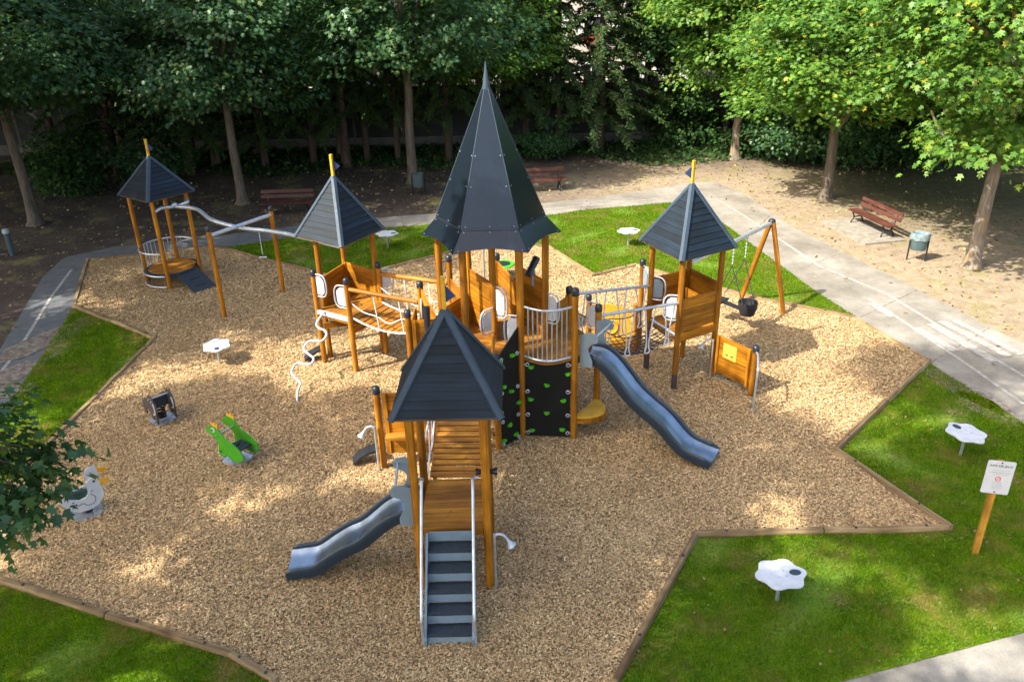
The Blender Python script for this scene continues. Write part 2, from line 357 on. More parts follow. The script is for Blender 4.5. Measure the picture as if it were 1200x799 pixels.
    def ball(s, c, r, n=10, sq=(1, 1, 1)):
        c = Vector(c); o = len(s.v); m = n // 2
        for i in range(m + 1):
            th = math.pi * i / m; th = min(max(th, 0.02), math.pi - 0.02)
            for k in range(n):
                an = 2 * math.pi * k / n
                s.v.append(c + Vector((r * sq[0] * math.sin(th) * math.cos(an), r * sq[1] * math.sin(th) * math.sin(an), r * sq[2] * math.cos(th))))
        for i in range(m):
            for k in range(n):
                k2 = (k + 1) % n
                s.face([o + i * n + k, o + (i + 1) * n + k, o + (i + 1) * n + k2, o + i * n + k2], [(0, 0), (0, .1), (.1, .1), (.1, 0)], True)
        return s
    def mesh(s, name, material, off=Vector((0, 0, 0))):
        me = bpy.data.meshes.new(name); me.from_pydata([tuple(v - off) for v in s.v], [], s.f)
        u = me.uv_layers.new(name="UVMap"); u.data.foreach_set("uv", [x for p in s.uv for x in p])
        me.polygons.foreach_set("use_smooth", s.sm); me.materials.append(material); me.update()
        if any(s.sm): me.set_sharp_from_angle(angle=R(45))
        return me
    def build(s, name, material, parent=None, label=None):
        off = Vector(parent['_o']) if parent is not None else Vector((0, 0, 0))
        o = bpy.data.objects.new(name, s.mesh(name, material, off)); COL.objects.link(o)
        if parent is not None: o.parent = parent
        o['_o'] = tuple(off)
        if label: o['label'] = label
        return o

def tag(o, label, cat, group=None, kind=None):
    if label: o['label'] = label
    if cat: o['category'] = cat
    if group: o['group'] = group
    if kind: o['kind'] = kind
    return o
def thing(name, loc, label, cat, group=None):
    o = bpy.data.objects.new(name, None); COL.objects.link(o); o.location = loc; o['_o'] = tuple(loc); o.empty_display_size = 0.2
    return tag(o, label, cat, group)
def structure(o): o['kind'] = 'structure'; return o
def clone(o, parent=None):
    c = o.copy(); COL.objects.link(c)
    if parent is not None: c.parent = parent
    for ch in o.children: clone(ch, c)
    return c
def piece(src_mesh, name, parent, loc, rot=None):
    o = bpy.data.objects.new(name, src_mesh); COL.objects.link(o); o.parent = parent; o['_o'] = parent['_o']
    o.location = Vector(loc) - Vector(parent['_o'])
    if rot is not None: o.rotation_euler = rot
    return o
def V2(p, z): return Vector((p[0], p[1], z))
def lerp(a, b, t): return Vector(a) * (1 - t) + Vector(b) * t
def fastmesh(name, verts, n_per, material):
    """verts (k*n_per,3): k loose polygons of n_per corners"""
    me = bpy.data.meshes.new(name); nv = len(verts); k = nv // n_per
    me.vertices.add(nv); me.vertices.foreach_set("co", verts.astype(np.float32).ravel())
    me.loops.add(nv); me.loops.foreach_set("vertex_index", np.arange(nv, dtype=np.int32))
    me.polygons.add(k); me.polygons.foreach_set("loop_start", np.arange(0, nv, n_per, dtype=np.int32))
    me.update(calc_edges=True); me.materials.append(material); return me

# ================================================================== SETTING
CH = [(-12.11, 20.59), (-13.53, 24.43), (-9.74, 25.41), (-5.73, 22.69), (-5.0, 22.1), (-1.0, 25.0), (1.18, 24.72), (2.42, 21.94), (3.78, 22.72),
      (6.3, 20.2), (8.7, 18.58), (9.42, 16.11), (6.0, 12.6), (6.99, 10.31), (2.89, 10.29), (1.25, 7.46), (0.1, 5.4), (-1.6, 5.2), (-3.21, 7.59), (-3.94, 8.05),
      (-7.96, 9.61), (-9.0, 10.2), (-9.25, 11.6), (-9.17, 13.7), (-8.98, 18.33)]
def P2(pts): return [tuple(at(*p)[:2]) for p in pts]
PIN = P2([(262, 291), (345, 278), (461, 267), (540, 261), (650, 252), (680, 247), (785, 238), (826, 247), (850, 264), (953, 340), (1006, 374), (1090, 427), (1200, 497)])
POUT = P2([(250, 277), (345, 265), (461, 254), (540, 248), (650, 237), (734, 227), (800, 216), (835, 212), (872, 228), (932, 268), (1051, 327), (1200, 404)])
ext = lambda a, b, d: tuple(Vector(b) + (Vector(b) - Vector(a)).normalized() * d)
PIN2 = PIN + [ext(PIN[-2], PIN[-1], 14)]; POUT2 = POUT + [ext(POUT[-2], POUT[-1], 14)]
LEFT_IN = [CH[0]] + P2([(15, 468)]) ; LEFT_OUT = P2([(130, 290), (75, 302), (50, 325), (0, 410)])
LEFT_IN.append(ext(LEFT_IN[0], LEFT_IN[1], 8)); LEFT_OUT.append(ext(LEFT_OUT[-2], LEFT_OUT[-1], 9))
PATH = LEFT_OUT[::-1] + POUT2 + PIN2[::-1] + [CH[2], CH[1], CH[0]] + LEFT_IN[1:]
def sheet(name, poly, z, material, kind='structure'):
    me = bpy.data.meshes.new(name); me.from_pydata([(p[0], p[1], z) for p in poly], [], [tuple(range(len(poly)))]); me.materials.append(material); me.update()
    if me.polygons[0].normal.z < 0: me.flip_normals()
    o = bpy.data.objects.new(name, me); COL.objects.link(o); o['kind'] = kind; return o
def gridsheet(name, x0, x1, y0, y1, n, z, material, und=0.0):
    vs = []; fs = []
    for j in range(n + 1):
        for i in range(n + 1): vs.append((x0 + (x1 - x0) * i / n, y0 + (y1 - y0) * j / n, z))
    for j in range(n):
        for i in range(n): a = j * (n + 1) + i; fs.append((a, a + 1, a + n + 2, a + n + 1))
    me = bpy.data.meshes.new(name); me.from_pydata(vs, [], fs); me.materials.append(material); o = bpy.data.objects.new(name, me); COL.objects.link(o); o['kind'] = 'structure'; return o
gridsheet("ground", -400, 400, -200, 800, 20, -0.004, M['ground'])
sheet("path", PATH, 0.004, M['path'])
low_path = P2([(985, 799), (1200, 741)]); low_path = [ext(low_path[1], low_path[0], 3.5)] + low_path + [ext(low_path[0], low_path[1], 8)]
d_ = Vector(low_path[1]) - Vector(low_path[2]); nrm = Vector((d_.y, -d_.x)).normalized() * 2.2
if nrm.y > 0: nrm = -nrm
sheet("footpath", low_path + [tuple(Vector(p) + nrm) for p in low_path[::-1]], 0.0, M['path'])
def meet(a, b, c, d):
    a, b, c, d = (Vector(q) for q in (a, b, c, d)); r = b - a; q = d - c; t = ((c.x - a.x) * q.y - (c.y - a.y) * q.x) / (r.x * q.y - r.y * q.x); return tuple(a + r * t)
XP = meet(PIN[-2], PIN[-1], low_path[1], low_path[2])
LAWNS = [
    [CH[0], CH[24], CH[23], CH[22], (-9.6, 10.6)] + [LEFT_IN[2], LEFT_IN[1]],
    [(-9.0, 10.2), (-7.96, 9.61), (-3.94, 8.05), (-3.21, 7.59), (-1.6, 5.2), (-1.6, 2.5), (-14, 2.5), (-14, 10.4)],
    CH[2:11] + PIN[::-1][2:],
    [CH[11], CH[12], CH[13], CH[14], CH[15], CH[16], (0.1, 3.5), low_path[0], low_path[1], XP, PIN[-1], PIN[-2]],
]
for q in LAWNS: sheet("lawn", q, 0.012, M['lawn'])
sheet("wood_chip_surface", CH, 0.020, M['chips'])
# bare soil patches along the path
def blob(c, rx, ry, rot, seed, n=22):
    rr = random.Random(seed); out = []
    for k in range(n):
        a = 2 * math.pi * k / n; f = 1 + rr.uniform(-.22, .22); x = rx * f * math.cos(a); y = ry * f * math.sin(a)
        out.append((c[0] + x * math.cos(rot) - y * math.sin(rot), c[1] + x * math.sin(rot) + y * math.cos(rot)))
    return out
for c, rx, ry, rot, sd_ in ((at(50, 400), 1.6, .45, 1.15, 1), (at(20, 436), 0.9, .35, 1.0, 2), (at(8, 458), .6, .4, .4, 6), (at(1120, 452), 1.5, .3, -1.2, 3), (at(1155, 478), 0.8, .3, -1.2, 4), (at(440, 272), .7, .3, .2, 5)):
    sheet("soil_patch", blob(c, rx, ry, rot, sd_), 0.016, M['stain'])
# painted lines on the path
def strip(name, pts, wid, z, material):
    vs = []; fs = []
    for i, p in enumerate(pts):
        a = Vector(pts[max(i - 1, 0)][:2]); b = Vector(pts[min(i + 1, len(pts) - 1)][:2]); d = (b - a).normalized(); n = Vector((-d.y, d.x)) * wid / 2
        q = Vector(p[:2]); vs += [(*(q + n), z), (*(q - n), z)]
    for i in range(len(pts) - 1): fs.append((2 * i, 2 * i + 1, 2 * i + 3, 2 * i + 2))
    me = bpy.data.meshes.new(name); me.from_pydata(vs, [], fs); me.materials.append(material); me.update()
    if me.polygons[0].normal.z < 0: me.flip_normals()
    o = bpy.data.objects.new(name, me); COL.objects.link(o); o['kind'] = 'structure'; return o
strip("path_marking", [at(842, 235), at(872, 253), at(905, 275), at(960, 312), at(1040, 345), at(1110, 388), at(1165, 420), at(1210, 447)], 0.085, 0.009, M['paint'])
strip("path_marking", [at(0, 438), at(30, 397), at(60, 348), at(84, 316)], 0.08, 0.009, M['paint'])
strip("path_marking", [at(440, 259), at(540, 254), at(690, 241), at(760, 234), at(790, 231)], 0.06, 0.009, M['paint'])
strip("path_marking", [at(1018, 350), at(1060, 378), at(1130, 425), at(1200, 474)], 0.085, 0.013, M['paint'])
for a, b, wd in (((1075, 385), (1120, 412), .2), ((1090, 380), (1165, 424), .22), ((1102, 377), (1182, 418), .22), ((1117, 375), (1197, 416), .2), ((1020, 356), (1046, 372), .2)):
    strip("path_marking", [at(*a), at(*b)], wd, 0.0175, M['paint'])

def joint(a, b): strip("path_joint", [at(*a), at(*b)], .035, 0.0065, M['stain'])
for a, b in (((20, 385), (72, 390)), ((45, 345), (88, 352)), ((905, 250), (868, 286)), ((985, 297), (925, 320)), ((1075, 340), (1008, 372)), ((1160, 384), (1092, 424)), ((470, 254), (474, 266)), ((690, 233), (694, 246)), ((600, 243), (604, 256))): joint(a, b)
# timber edging of the wood chip area: every log a piece of its own
edge = bpy.data.objects.new("timber_edging", None); COL.objects.link(edge); edge['kind'] = 'structure'; edge['_o'] = (0, 0, 0)
bolt_mb = MB()
for i in range(len(CH)):
    a = Vector(CH[i]); b = Vector(CH[(i + 1) % len(CH)]); ln = (b - a).length
    k = max(1, round(ln / 2.3)); d = (b - a).normalized()
    for q in range(k):
        p0 = a + (b - a) * (q / k) + d * (0.012 if q else -0.03); p1 = a + (b - a) * ((q + 1) / k) - d * (0.012 if q < k - 1 else -0.03)
        r = random.uniform(.056, .068); z = random.uniform(.035, .065); mb = MB()
        side = Vector((-d.y, d.x)); pr = [(-r, -.10), (-r, z - .02), (-r * .62, z + .045), (r * .62, z + .05), (r, z - .02), (r, -.10)]
        o = len(mb.v); ru = random.random() * 30; segs = 5
        off = [random.uniform(-.012, .012) for _ in range(segs + 1)]; offz = [random.uniform(-.008, .008) for _ in range(segs + 1)]
        for s_ in range(segs + 1):
            c = lerp(p0, p1, s_ / segs)
            for x, zz in pr:
                q2 = c + side * (x + off[s_]); mb.v.append(Vector((q2.x, q2.y, zz + (offz[s_] if zz > 0 else 0))))
        L_ = (p1 - p0).length
        for s_ in range(segs):
            for t in range(6):
                t2 = (t + 1) % 6; u0 = ru + L_ * s_ / segs; u1 = ru + L_ * (s_ + 1) / segs
                mb.face([o + s_ * 6 + t, o + s_ * 6 + t2, o + (s_ + 1) * 6 + t2, o + (s_ + 1) * 6 + t], [(u0, t * .06), (u0, t * .06 + .06), (u1, t * .06 + .06), (u1, t * .06)])
        mb.face([o + t for t in range(6)][::-1], [(ru, ru)] * 6); mb.face([o + segs * 6 + t for t in range(6)], [(ru, ru)] * 6)
        mb.build("edging_log", M['log'], edge)
        for t in (.2, .75):
            c = lerp(p0, p1, t); bolt_mb.lathe([(.022, 0), (.022, .012)], (c.x, c.y, z + .047), n=8)
bo = bolt_mb.build("bolt_heads", M['cap'], edge); bo['kind'] = 'stuff'

# loose chips and grass blades (uncountable)
def inpoly(x, y, poly):
    inside = np.zeros(len(x), bool); n = len(poly)
    for i in range(n):
        x0, y0 = poly[i]; x1, y1 = poly[(i + 1) % n]
        c = ((y0 > y) != (y1 > y)) & (x < (x1 - x0) * (y - y0) / (y1 - y0 + 1e-12) + x0); inside ^= c
    return inside
rng = np.random.default_rng(5)
def visible(x, y, margin=3.0):
    d = y * 0.902 + CAM_H * 0.432
    return (np.abs(x) < 0.66 * d + margin) & (y > 6.6)
def scatter_chips():
    n = 1900000
    x = rng.uniform(-13.6, 9.5, n); y = rng.uniform(5.2, 25.5, n)
    keep = (rng.random(n) < np.minimum(1, (10.5 / y) ** 1.4)) & visible(x, y) & inpoly(x, y, CH)
    x = x[keep]; y = y[keep]; n = len(x)
    ln = rng.uniform(.008, .024, n) * (1 + 0.035 * np.maximum(0, y - 10)); wd = ln * rng.uniform(.28, .6, n); a = rng.uniform(0, 2 * np.pi, n)
    t1 = rng.normal(0, .19, n); t2 = rng.normal(0, .22, n); z = rng.uniform(.024, .046, n) + .012 * np.sin(x * 3.1 + np.sin(y * 2.3)) * np.sin(y * 2.7) + .012
    u = np.stack([np.cos(a) * np.cos(t1), np.sin(a) * np.cos(t1), np.sin(t1)], 1) * ln[:, None]
    v = np.stack([-np.sin(a) * np.cos(t2), np.cos(a) * np.cos(t2), np.sin(t2)], 1) * wd[:, None]
    c = np.stack([x, y, z], 1)
    vs = np.stack([c - u - v * .7, c + u * .9 - v, c + u + v * .8, c - u * .85 + v], 1).reshape(-1, 3)
    o = bpy.data.objects.new("loose_wood_chips", fastmesh("loose_wood_chips", vs, 4, M['chip'])); COL.objects.link(o); o['kind'] = 'stuff'
scatter_chips()
def scatter_grass(polys, n, name, h0, h1, zb=.012, dens=None):
    allv = []
    for poly in polys:
        px = [p[0] for p in poly]; py = [p[1] for p in poly]
        x0, x1, y0, y1 = max(min(px), -16), min(max(px), 13), max(min(py), 5.5), min(max(py), 31)
        k = int(n * (x1 - x0) * (y1 - y0)); x = rng.uniform(x0, x1, k); y = rng.uniform(y0, y1, k)
        keep = (rng.random(k) < np.minimum(1, (10.5 / y) ** 1.2)) & visible(x, y) & inpoly(x, y, poly)
        # thin, dry patches
        pat = np.sin(x * 1.9 + 1.3 * np.sin(y * 1.1)) * np.sin(y * 1.6 + 1.1 * np.sin(x * .9) + .6); keep &= rng.random(k) > np.clip(pat * 1.6 - .75, 0, .75)
        x = x[keep]; y = y[keep]; k = len(x)
        far = 1 + 0.05 * np.maximum(0, y - 10)
        a = rng.uniform(0, 2 * np.pi, k); h = rng.uniform(h0, h1, k); w_ = rng.uniform(.004, .008, k) * far; lean = rng.uniform(.2, 1.0, k) * h; b = rng.uniform(0, 2 * np.pi, k)
        base = np.stack([x, y, np.full(k, zb)], 1); s = np.stack([np.cos(a), np.sin(a), np.zeros(k)], 1) * w_[:, None]
        tip = base + np.stack([np.cos(b) * lean, np.sin(b) * lean, h], 1)
        allv.append(np.stack([base - s, base + s, tip], 1).reshape(-1, 3))
    vs = np.concatenate(allv)
    o = bpy.data.objects.new(name, fastmesh(name, vs, 3, M['blade'])); COL.objects.link(o); o['kind'] = 'stuff'
scatter_grass(LAWNS, 5200, "lawn_grass", .025, .06)

# ================================================================== PLAYGROUND
def post(parent, xy, z0, z1, r=.065, cap=False, shoe=True, material='postwood', n=12):
    mb = MB(); xy = Vector((xy[0], xy[1], 0)); mb.tube([xy + Vector((0, 0, z)) for z in (max(z0, .0) + (.06 if shoe else 0), (z0 + z1) / 2, z1)], r, n)
    p = mb.build("post", M[material], parent)
    if cap: MB().lathe([(r + .008, -.10), (r + .01, .0), (r * .9, .03), (r * .45, .045)], xy + Vector((0, 0, z1)), n=12).build("post_cap", M['cap'], p)
    if shoe: MB().tube([xy + Vector((0, 0, -.05)), xy + Vector((0, 0, .07))], r * .55, 8).build("post_shoe", M['steel'], p)
    return p
def plank_panel(parent, a, b, z0, z1, nplank=5, thick=.03, z0b=None, z1b=None, material='wood', battens=True):
    """upright panel of horizontal planks from a to b (xy); z?b: heights at b if they differ"""
    z0b = z0 if z0b is None else z0b; z1b = z1 if z1b is None else z1b
    A = Vector((a[0], a[1], 0)); B = Vector((b[0], b[1], 0)); d = (B - A).normalized(); n = Vector((-d.y, d.x, 0)); ln = (B - A).length
    mb = MB()
    if battens:
        for t, q in ((.045, 0), (ln - .045, 1)):
            za, zb_ = (z0, z1) if q == 0 else (z0b, z1b)
            mb.box(A + d * t + Vector((0, 0, (za + zb_) / 2)) - n * (thick / 2 + .016), d, n, (0, 0, 1), .07, .03, (zb_ - za) + .01)
    else: mb.box(A + d * ln / 2 + Vector((0, 0, (z0 + z0b) / 2 + .02)) - n * (thick / 2 + .008), d, n, (0, 0, 1), ln * .9, .014, .03)
    pn = mb.build("side_panel", M[material], parent)
    for k in range(nplank):
        f0 = k / nplank; f1 = (k + 1) / nplank; g = .004
        out = [(0, z0 + (z1 - z0) * f0 + g), (ln, z0b + (z1b - z0b) * f0 + g), (ln, z0b + (z1b - z0b) * f1 - g), (0, z0 + (z1 - z0) * f1 - g)]
        m2 = MB(); off = random.uniform(-.002, .002); o = len(m2.v); ru = random.random() * 40
        for s_ in (-thick / 2 + off, thick / 2 + off):
            for x, z in out: m2.v.append(A + d * x + n * s_ + Vector((0, 0, z)))
        uv = [(x + ru, z + ru) for x, z in out]
        m2.face([3, 2, 1, 0], uv[::-1]); m2.face([4, 5, 6, 7], uv)
        for q in range(4):
            q2 = (q + 1) % 4; m2.face([q, q2, 4 + q2, 4 + q], [uv[q], uv[q2], (uv[q2][0], uv[q2][1] + .03), (uv[q][0], uv[q][1] + .03)])
        m2.build("plank", M[material], pn)
    return pn
def clip_poly(poly, nx, ny, c0, c1):
    """part of a convex polygon with c0 <= n.p <= c1"""
    for sgn, c in ((1, c0), (-1, -c1)):
        out = []
        for i in range(len(poly)):
            p = poly[i]; q = poly[(i + 1) % len(poly)]; dp = sgn * (p[0] * nx + p[1] * ny) - c; dq = sgn * (q[0] * nx + q[1] * ny) - c
            if dp >= 0: out.append(p)
            if (dp >= 0) != (dq >= 0): t = dp / (dp - dq); out.append((p[0] + (q[0] - p[0]) * t, p[1] + (q[1] - p[1]) * t))
        poly = out
        if len(poly) < 3: return []
    return poly
def board_floor(parent, poly, z, ndir, wid=.125, thick=.035, gap=.006, material='floorwood', beams=True):
    poly = [tuple(p) for p in poly]; nx, ny = Vector(ndir).normalized()[:2]
    cs = [p[0] * nx + p[1] * ny for p in poly]; c = min(cs)
    mb = MB()
    for i in range(len(poly)):
        a = V2(poly[i], z - thick - .065); b = V2(poly[(i + 1) % len(poly)], z - thick - .065); ctr = sum((V2(p, z - thick - .065) for p in poly), Vector()) / len(poly)
        a = a + (ctr - a).normalized() * .05; b = b + (ctr - b).normalized() * .05; mb.beam(a, b, .05, .12)
    fl = mb.build("platform", M['wood'], parent)
    while c < max(cs) - .01:
        pc = clip_poly(poly, nx, ny, c + gap / 2, min(c + wid, max(cs)) - gap / 2)
        if len(pc) >= 3:
            # uv along the board
            m2 = MB(); ru = random.random() * 40; o = 0; m = len(pc); zz = z + random.uniform(-.0015, .0015)
            for zt in (zz - thick, zz):
                for p in pc: m2.v.append(V2(p, zt))
            uv = [(p[0] * -ny + p[1] * nx + ru, p[0] * nx + p[1] * ny + ru) for p in pc]
            area = sum(pc[i][0] * pc[(i + 1) % m][1] - pc[(i + 1) % m][0] * pc[i][1] for i in range(m))
            if area < 0: m2.v = [V2(p, zz - thick) for p in pc[::-1]] + [V2(p, zz) for p in pc[::-1]]; uv = uv[::-1]
            m2.face(list(range(m))[::-1], uv[::-1]); m2.face([m + k for k in range(m)], uv)
            for k in range(m):
                k2 = (k + 1) % m; m2.face([k, k2, m + k2, m + k], [uv[k], uv[k2], (uv[k2][0], uv[k2][1] + .03), (uv[k][0], uv[k][1] + .03)])
            m2.build("plank", M[material], fl)
        c += wid
    return fl
def handhold(parent, xy, z, dirv, h=.50, wid=.26, material='white', tilt=0.0):
    """D-shaped plate with a bent tube round it, standing out from a post along dirv"""
    d = Vector((dirv[0], dirv[1], 0)).normalized(); u = Vector((0, 0, 1)); A = Vector((xy[0], xy[1], z)) + d * .07
    out = [(0, -h / 2 + .05), (wid * .5, -h / 2 + .05), (wid * .72, -h / 2 + .09), (wid * .78, -h / 4 + .02), (wid * .78, h / 4 - .02), (wid * .68, h / 2 - .1), (wid * .45, h / 2 - .05), (0, h / 2 - .05)]
    p = MB().prism(out, A, d, u, .018).build("handhold", M[material], parent)
    cur = [A + d * x + u * y for x, y in ((-.04, -h / 2), (wid * .55, -h / 2), (wid * .85, -h / 2 + .05), (wid, -h / 2 + .16), (wid, h / 2 - .16), (wid * .85, h / 2 - .05), (wid * .55, h / 2), (-.04, h / 2))]
    MB().tube(smooth(cur, 3), .017, 8).build("grip_tube", M['steel'] if material != 'white' else M['paintsteel'], p); return p
def smooth(pts, k=4):
    pts = [Vector(p) for p in pts]; out = []
    for i in range(len(pts) - 1):
        p0 = pts[max(i - 1, 0)]; p1 = pts[i]; p2 = pts[i + 1]; p3 = pts[min(i + 2, len(pts) - 1)]
        for s_ in range(k):
            t = s_ / k
            out.append(.5 * ((2 * p1) + (p2 - p0) * t + (2 * p0 - 5 * p1 + 4 * p2 - p3) * t * t + (3 * p1 - p0 - 3 * p2 + p3) * t ** 3))
    out.append(pts[-1]); return out
def square_roof(parent, ctr, e1, e2, side, ze, za, nb=11, flag_dir=(1, 0.2)):
    """pyramid roof of lapped boards; e1,e2 unit axes of the eaves"""
    c = Vector((ctr[0], ctr[1], 0)); e1 = Vector((e1[0], e1[1], 0)).normalized(); e2 = Vector((e2[0], e2[1], 0)).normalized(); h = side / 2
    cor = [c - e1 * h - e2 * h, c + e1 * h - e2 * h, c + e1 * h + e2 * h, c - e1 * h + e2 * h]
    cor = [x + Vector((0, 0, ze)) for x in cor]; ap = c + Vector((0, 0, za))
    under = MB()
    ia = ap - Vector((0, 0, .07)); ic = [x - Vector((0, 0, .03)) for x in cor]
    for i in range(4):
        a, b = ic[i], ic[(i + 1) % 4]; o = len(under.v); under.v += [a, b, ia, a + Vector((0, 0, .018)), b + Vector((0, 0, .018)), ia + Vector((0, 0, .018))]
        under.face([o + 2, o + 1, o], [(0, 0), (1, 0), (.5, 1)]); under.face([o + 3, o + 4, o + 5], [(0, 0), (1, 0), (.5, 1)]); under.face([o, o + 1, o + 4, o + 3], [(0, 0), (1, 0), (1, .02), (0, .02)])
    rf = under.build("roof", M['roof_under'], parent)
    for i in range(4):
        a, b = cor[i], cor[(i + 1) % 4]; nrm = (b - a).cross(ap - a).normalized()
        if nrm.z < 0: nrm = -nrm
        for k in range(nb):
            f0 = k / nb; f1 = min(1, (k + 1) / nb + .012)
            if f1 > .985: f1 = .985
            lo, hi = .006, .0  # the lower edge of each board stands proud of the one below it
            q0a, q0b = lerp(a, ap, f0), lerp(b, ap, f0); q1a, q1b = lerp(a, ap, f1), lerp(b, ap, f1)
            t = .022; m2 = MB(); ru = random.random() * 40; L0 = (q0b - q0a).length; L1 = (q1b - q1a).length
            m2.v = [q0a + nrm * .016, q0b + nrm * .016, q1b + nrm * .002, q1a + nrm * .002, q0a - nrm * .006, q0b - nrm * .006, q1b - nrm * .012, q1a - nrm * .012]
            W = (lerp(a, b, .5) - ap).length / nb
            uv = [(ru, ru), (ru + L0, ru), (ru + L0 / 2 + L1 / 2, ru + W), (ru + L0 / 2 - L1 / 2, ru + W)]
            m2.face([0, 1, 2, 3], uv); m2.face([7, 6, 5, 4], uv[::-1])
            m2.face([4, 5, 1, 0], [uv[0], uv[1], (uv[1][0], uv[1][1] + .02), (uv[0][0], uv[0][1] + .02)]); m2.face([3, 2, 6, 7], [uv[3], uv[2], uv[2], uv[3]])
            m2.face([5, 6, 2, 1], [uv[1], uv[2], uv[2], uv[1]]); m2.face([0, 3, 7, 4], [uv[0], uv[3], uv[3], uv[0]])
            m2.build("roof_board", M['roof'], rf)
    for i in range(4):
        a = cor[i]; d = (ap - a); out = Vector((a.x - c.x, a.y - c.y, 0)).normalized(); s_ = out.cross(Vector((0, 0, 1))); dn = d.normalized(); nn = s_.cross(dn)
        if nn.z < 0: nn = -nn
        m2 = MB(); p0 = a - dn * .02; p1 = ap - dn * .02; slope = .55
        o = 0; w_ = .058
        for p in (p0, p1):
            m2.v += [p + nn * .036, p + s_ * w_ + nn * .036 - nn * w_ * slope, p - s_ * w_ + nn * .036 - nn * w_ * slope, p + s_ * w_ + nn * .01 - nn * w_ * slope, p - s_ * w_ + nn * .01 - nn * w_ * slope]
        for q in ((0, 1, 6, 5), (0, 5, 7, 2), (1, 3, 8, 6), (2, 7, 9, 4), (3, 4, 9, 8), (0, 2, 4, 3, 1), (5, 6, 8, 9, 7)): m2.face(q, [(0, 0)] * len(q))
        m2.build("ridge_cap", M['ridge'], rf)
    MB().box(ap + Vector((0, 0, .20)), e1, e2, (0, 0, 1), .055, .055, .52).build("finial", M['finial'], rf)
    fd = Vector((flag_dir[0], flag_dir[1], 0)).normalized()
    MB().prism([(0.03, .0), (.03, .24), (.17, .10)], ap + Vector((0, 0, .10)), fd, (0, 0, 1), .012).build("pennant", M['navy'], rf)
    return rf

# ---- slide: profile (distance, height) along direction, U section
def slide(parent, start, dirv, prof, wid=.50, side_h=.13, hood=True, legs=True):
    d = Vector((dirv[0], dirv[1], 0)).normalized(); s_ = Vector((-d.y, d.x, 0)); S = Vector((start[0], start[1], 0))
    pts = smooth([S + d * x + Vector((0, 0, z)) for x, z in prof], 6); m = len(pts)
    T = [(pts[min(i + 1, m - 1)] - pts[max(i - 1, 0)]).normalized() for i in range(m)]; Nn = [s_.cross(t) * -1 for t in T]; Nn = [n if n.z > 0 else -n for n in Nn]
    bed = MB()
    nb = 8
    for i in range(m):
        for k in range(nb + 1):
            x = (k / nb - .5) * wid; e = abs(k / nb - .5) * 2; bed.v.append(pts[i] + s_ * x + Nn[i] * (.05 * max(0, e - .6) / .4))
    for i in range(m - 1):
        for k in range(nb): a = i * (nb + 1) + k; bed.face([a, a + nb + 1, a + nb + 2, a + 1], [(0, 0)] * 4, True)
    o = len(bed.v)
    for i in range(m): bed.v += [pts[i] - s_ * wid / 2 - Nn[i] * .03, pts[i] + s_ * wid / 2 - Nn[i] * .03]
    for i in range(m - 1): a = o + 2 * i; bed.face([a, a + 1, a + 3, a + 2], [(0, 0)] * 4, True)
    sl = bed.build("slide", M['bed'], parent)
    for sg in (-1, 1):
        mb = MB(); sec = [(0, -.07), (.03, -.07), (.04, .02), (.038, side_h - .01), (.02, side_h + .008), (-.002, side_h - .012), (-.006, .05)]
        for i in range(m):
            f = 1.0; end = (i / (m - 1))
            if end > .93: f = 1 - (end - .93) / .07 * .55
            for x, z in sec: mb.v.append(pts[i] + s_ * sg * (wid / 2 + x) + Nn[i] * (z * f if z > 0 else z))
        ns = len(sec)
        for i in range(m - 1):
            for k in range(ns):
                k2 = (k + 1) % ns; q = [i * ns + k, i * ns + k2, (i + 1) * ns + k2, (i + 1) * ns + k]
                mb.face(q if sg > 0 else q[::-1], [(0, 0)] * 4, True)
        mb.face(list(range(ns)), [(0, 0)] * ns); mb.face([(m - 1) * ns + k for k in range(ns)][::-1], [(0, 0)] * ns)
        mb.build("slide_side", M['plastic'], sl)
    e = pts[-3]; mb = MB()
    for sg in (-1, 1): mb.tube([Vector((e.x, e.y, 0)) + s_ * sg * .18, e + s_ * sg * .18 - Vector((0, 0, .05))], .018, 8)
    mb.build("support_leg", M['steel'], sl)
    if hood:
        z = prof[0][1]; h0 = S + Vector((0, 0, z))
        for sg in (-1, 1):
            out = [(.02, -.10), (.27, -.10), (.27, .04), (.19, .20), (.18, .30), (.24, .38), (.36, .43), (.38, .52), (.32, .60), (.20, .62), (.10, .56), (.02, .54)]
            MB().prism(out, h0 + s_ * sg * (wid / 2 + .09), d, (0, 0, 1), .02).build("guard_panel", M['greyhpl'], sl)
        mb = MB(); mb.tube([h0 + d * .30 + Vector((0, 0, .52)) - s_ * (wid / 2 + .10), h0 + d * .30 + Vector((0, 0, .52)) + s_ * (wid / 2 + .10)], .018, 8)
        mb.build("guard_bar", M['steel'], sl)
    return sl

# ------------------------------------------------------------------ central spire tower
HC = Vector((-.34, 14.22, 0)); FL = 1.75
def hx(k, r=1.0): a = R(60 * k); return Vector((HC.x + r * math.cos(a), HC.y + r * math.sin(a), 0))
pF, pBR, pC, pA, pB, pE = [hx(k) for k in range(6)]
pR5 = Vector((1.15, 13.26, 0)); pR6 = Vector((1.66, 13.98, 0)); pR7 = Vector((1.17, 14.93, 0)); pG = Vector((-.30, 12.93, 0)); pS = Vector((-2.0, 14.15, 0))
pQ1 = Vector((-1.87, 15.4, 0)); pQ4 = Vector((-1.33, 16.45, 0)); pM = Vector((-.29, 16.5, 0))
ct = thing("spire_tower", HC, "tall hexagonal play tower with dark pointed spire, black climbing walls and a slide", "play tower")
for p in (pA, pB, pE, pF, pC, pBR): post(ct, p, 0, 4.05, .067)
post(ct, HC, 0, 4.6, .067)
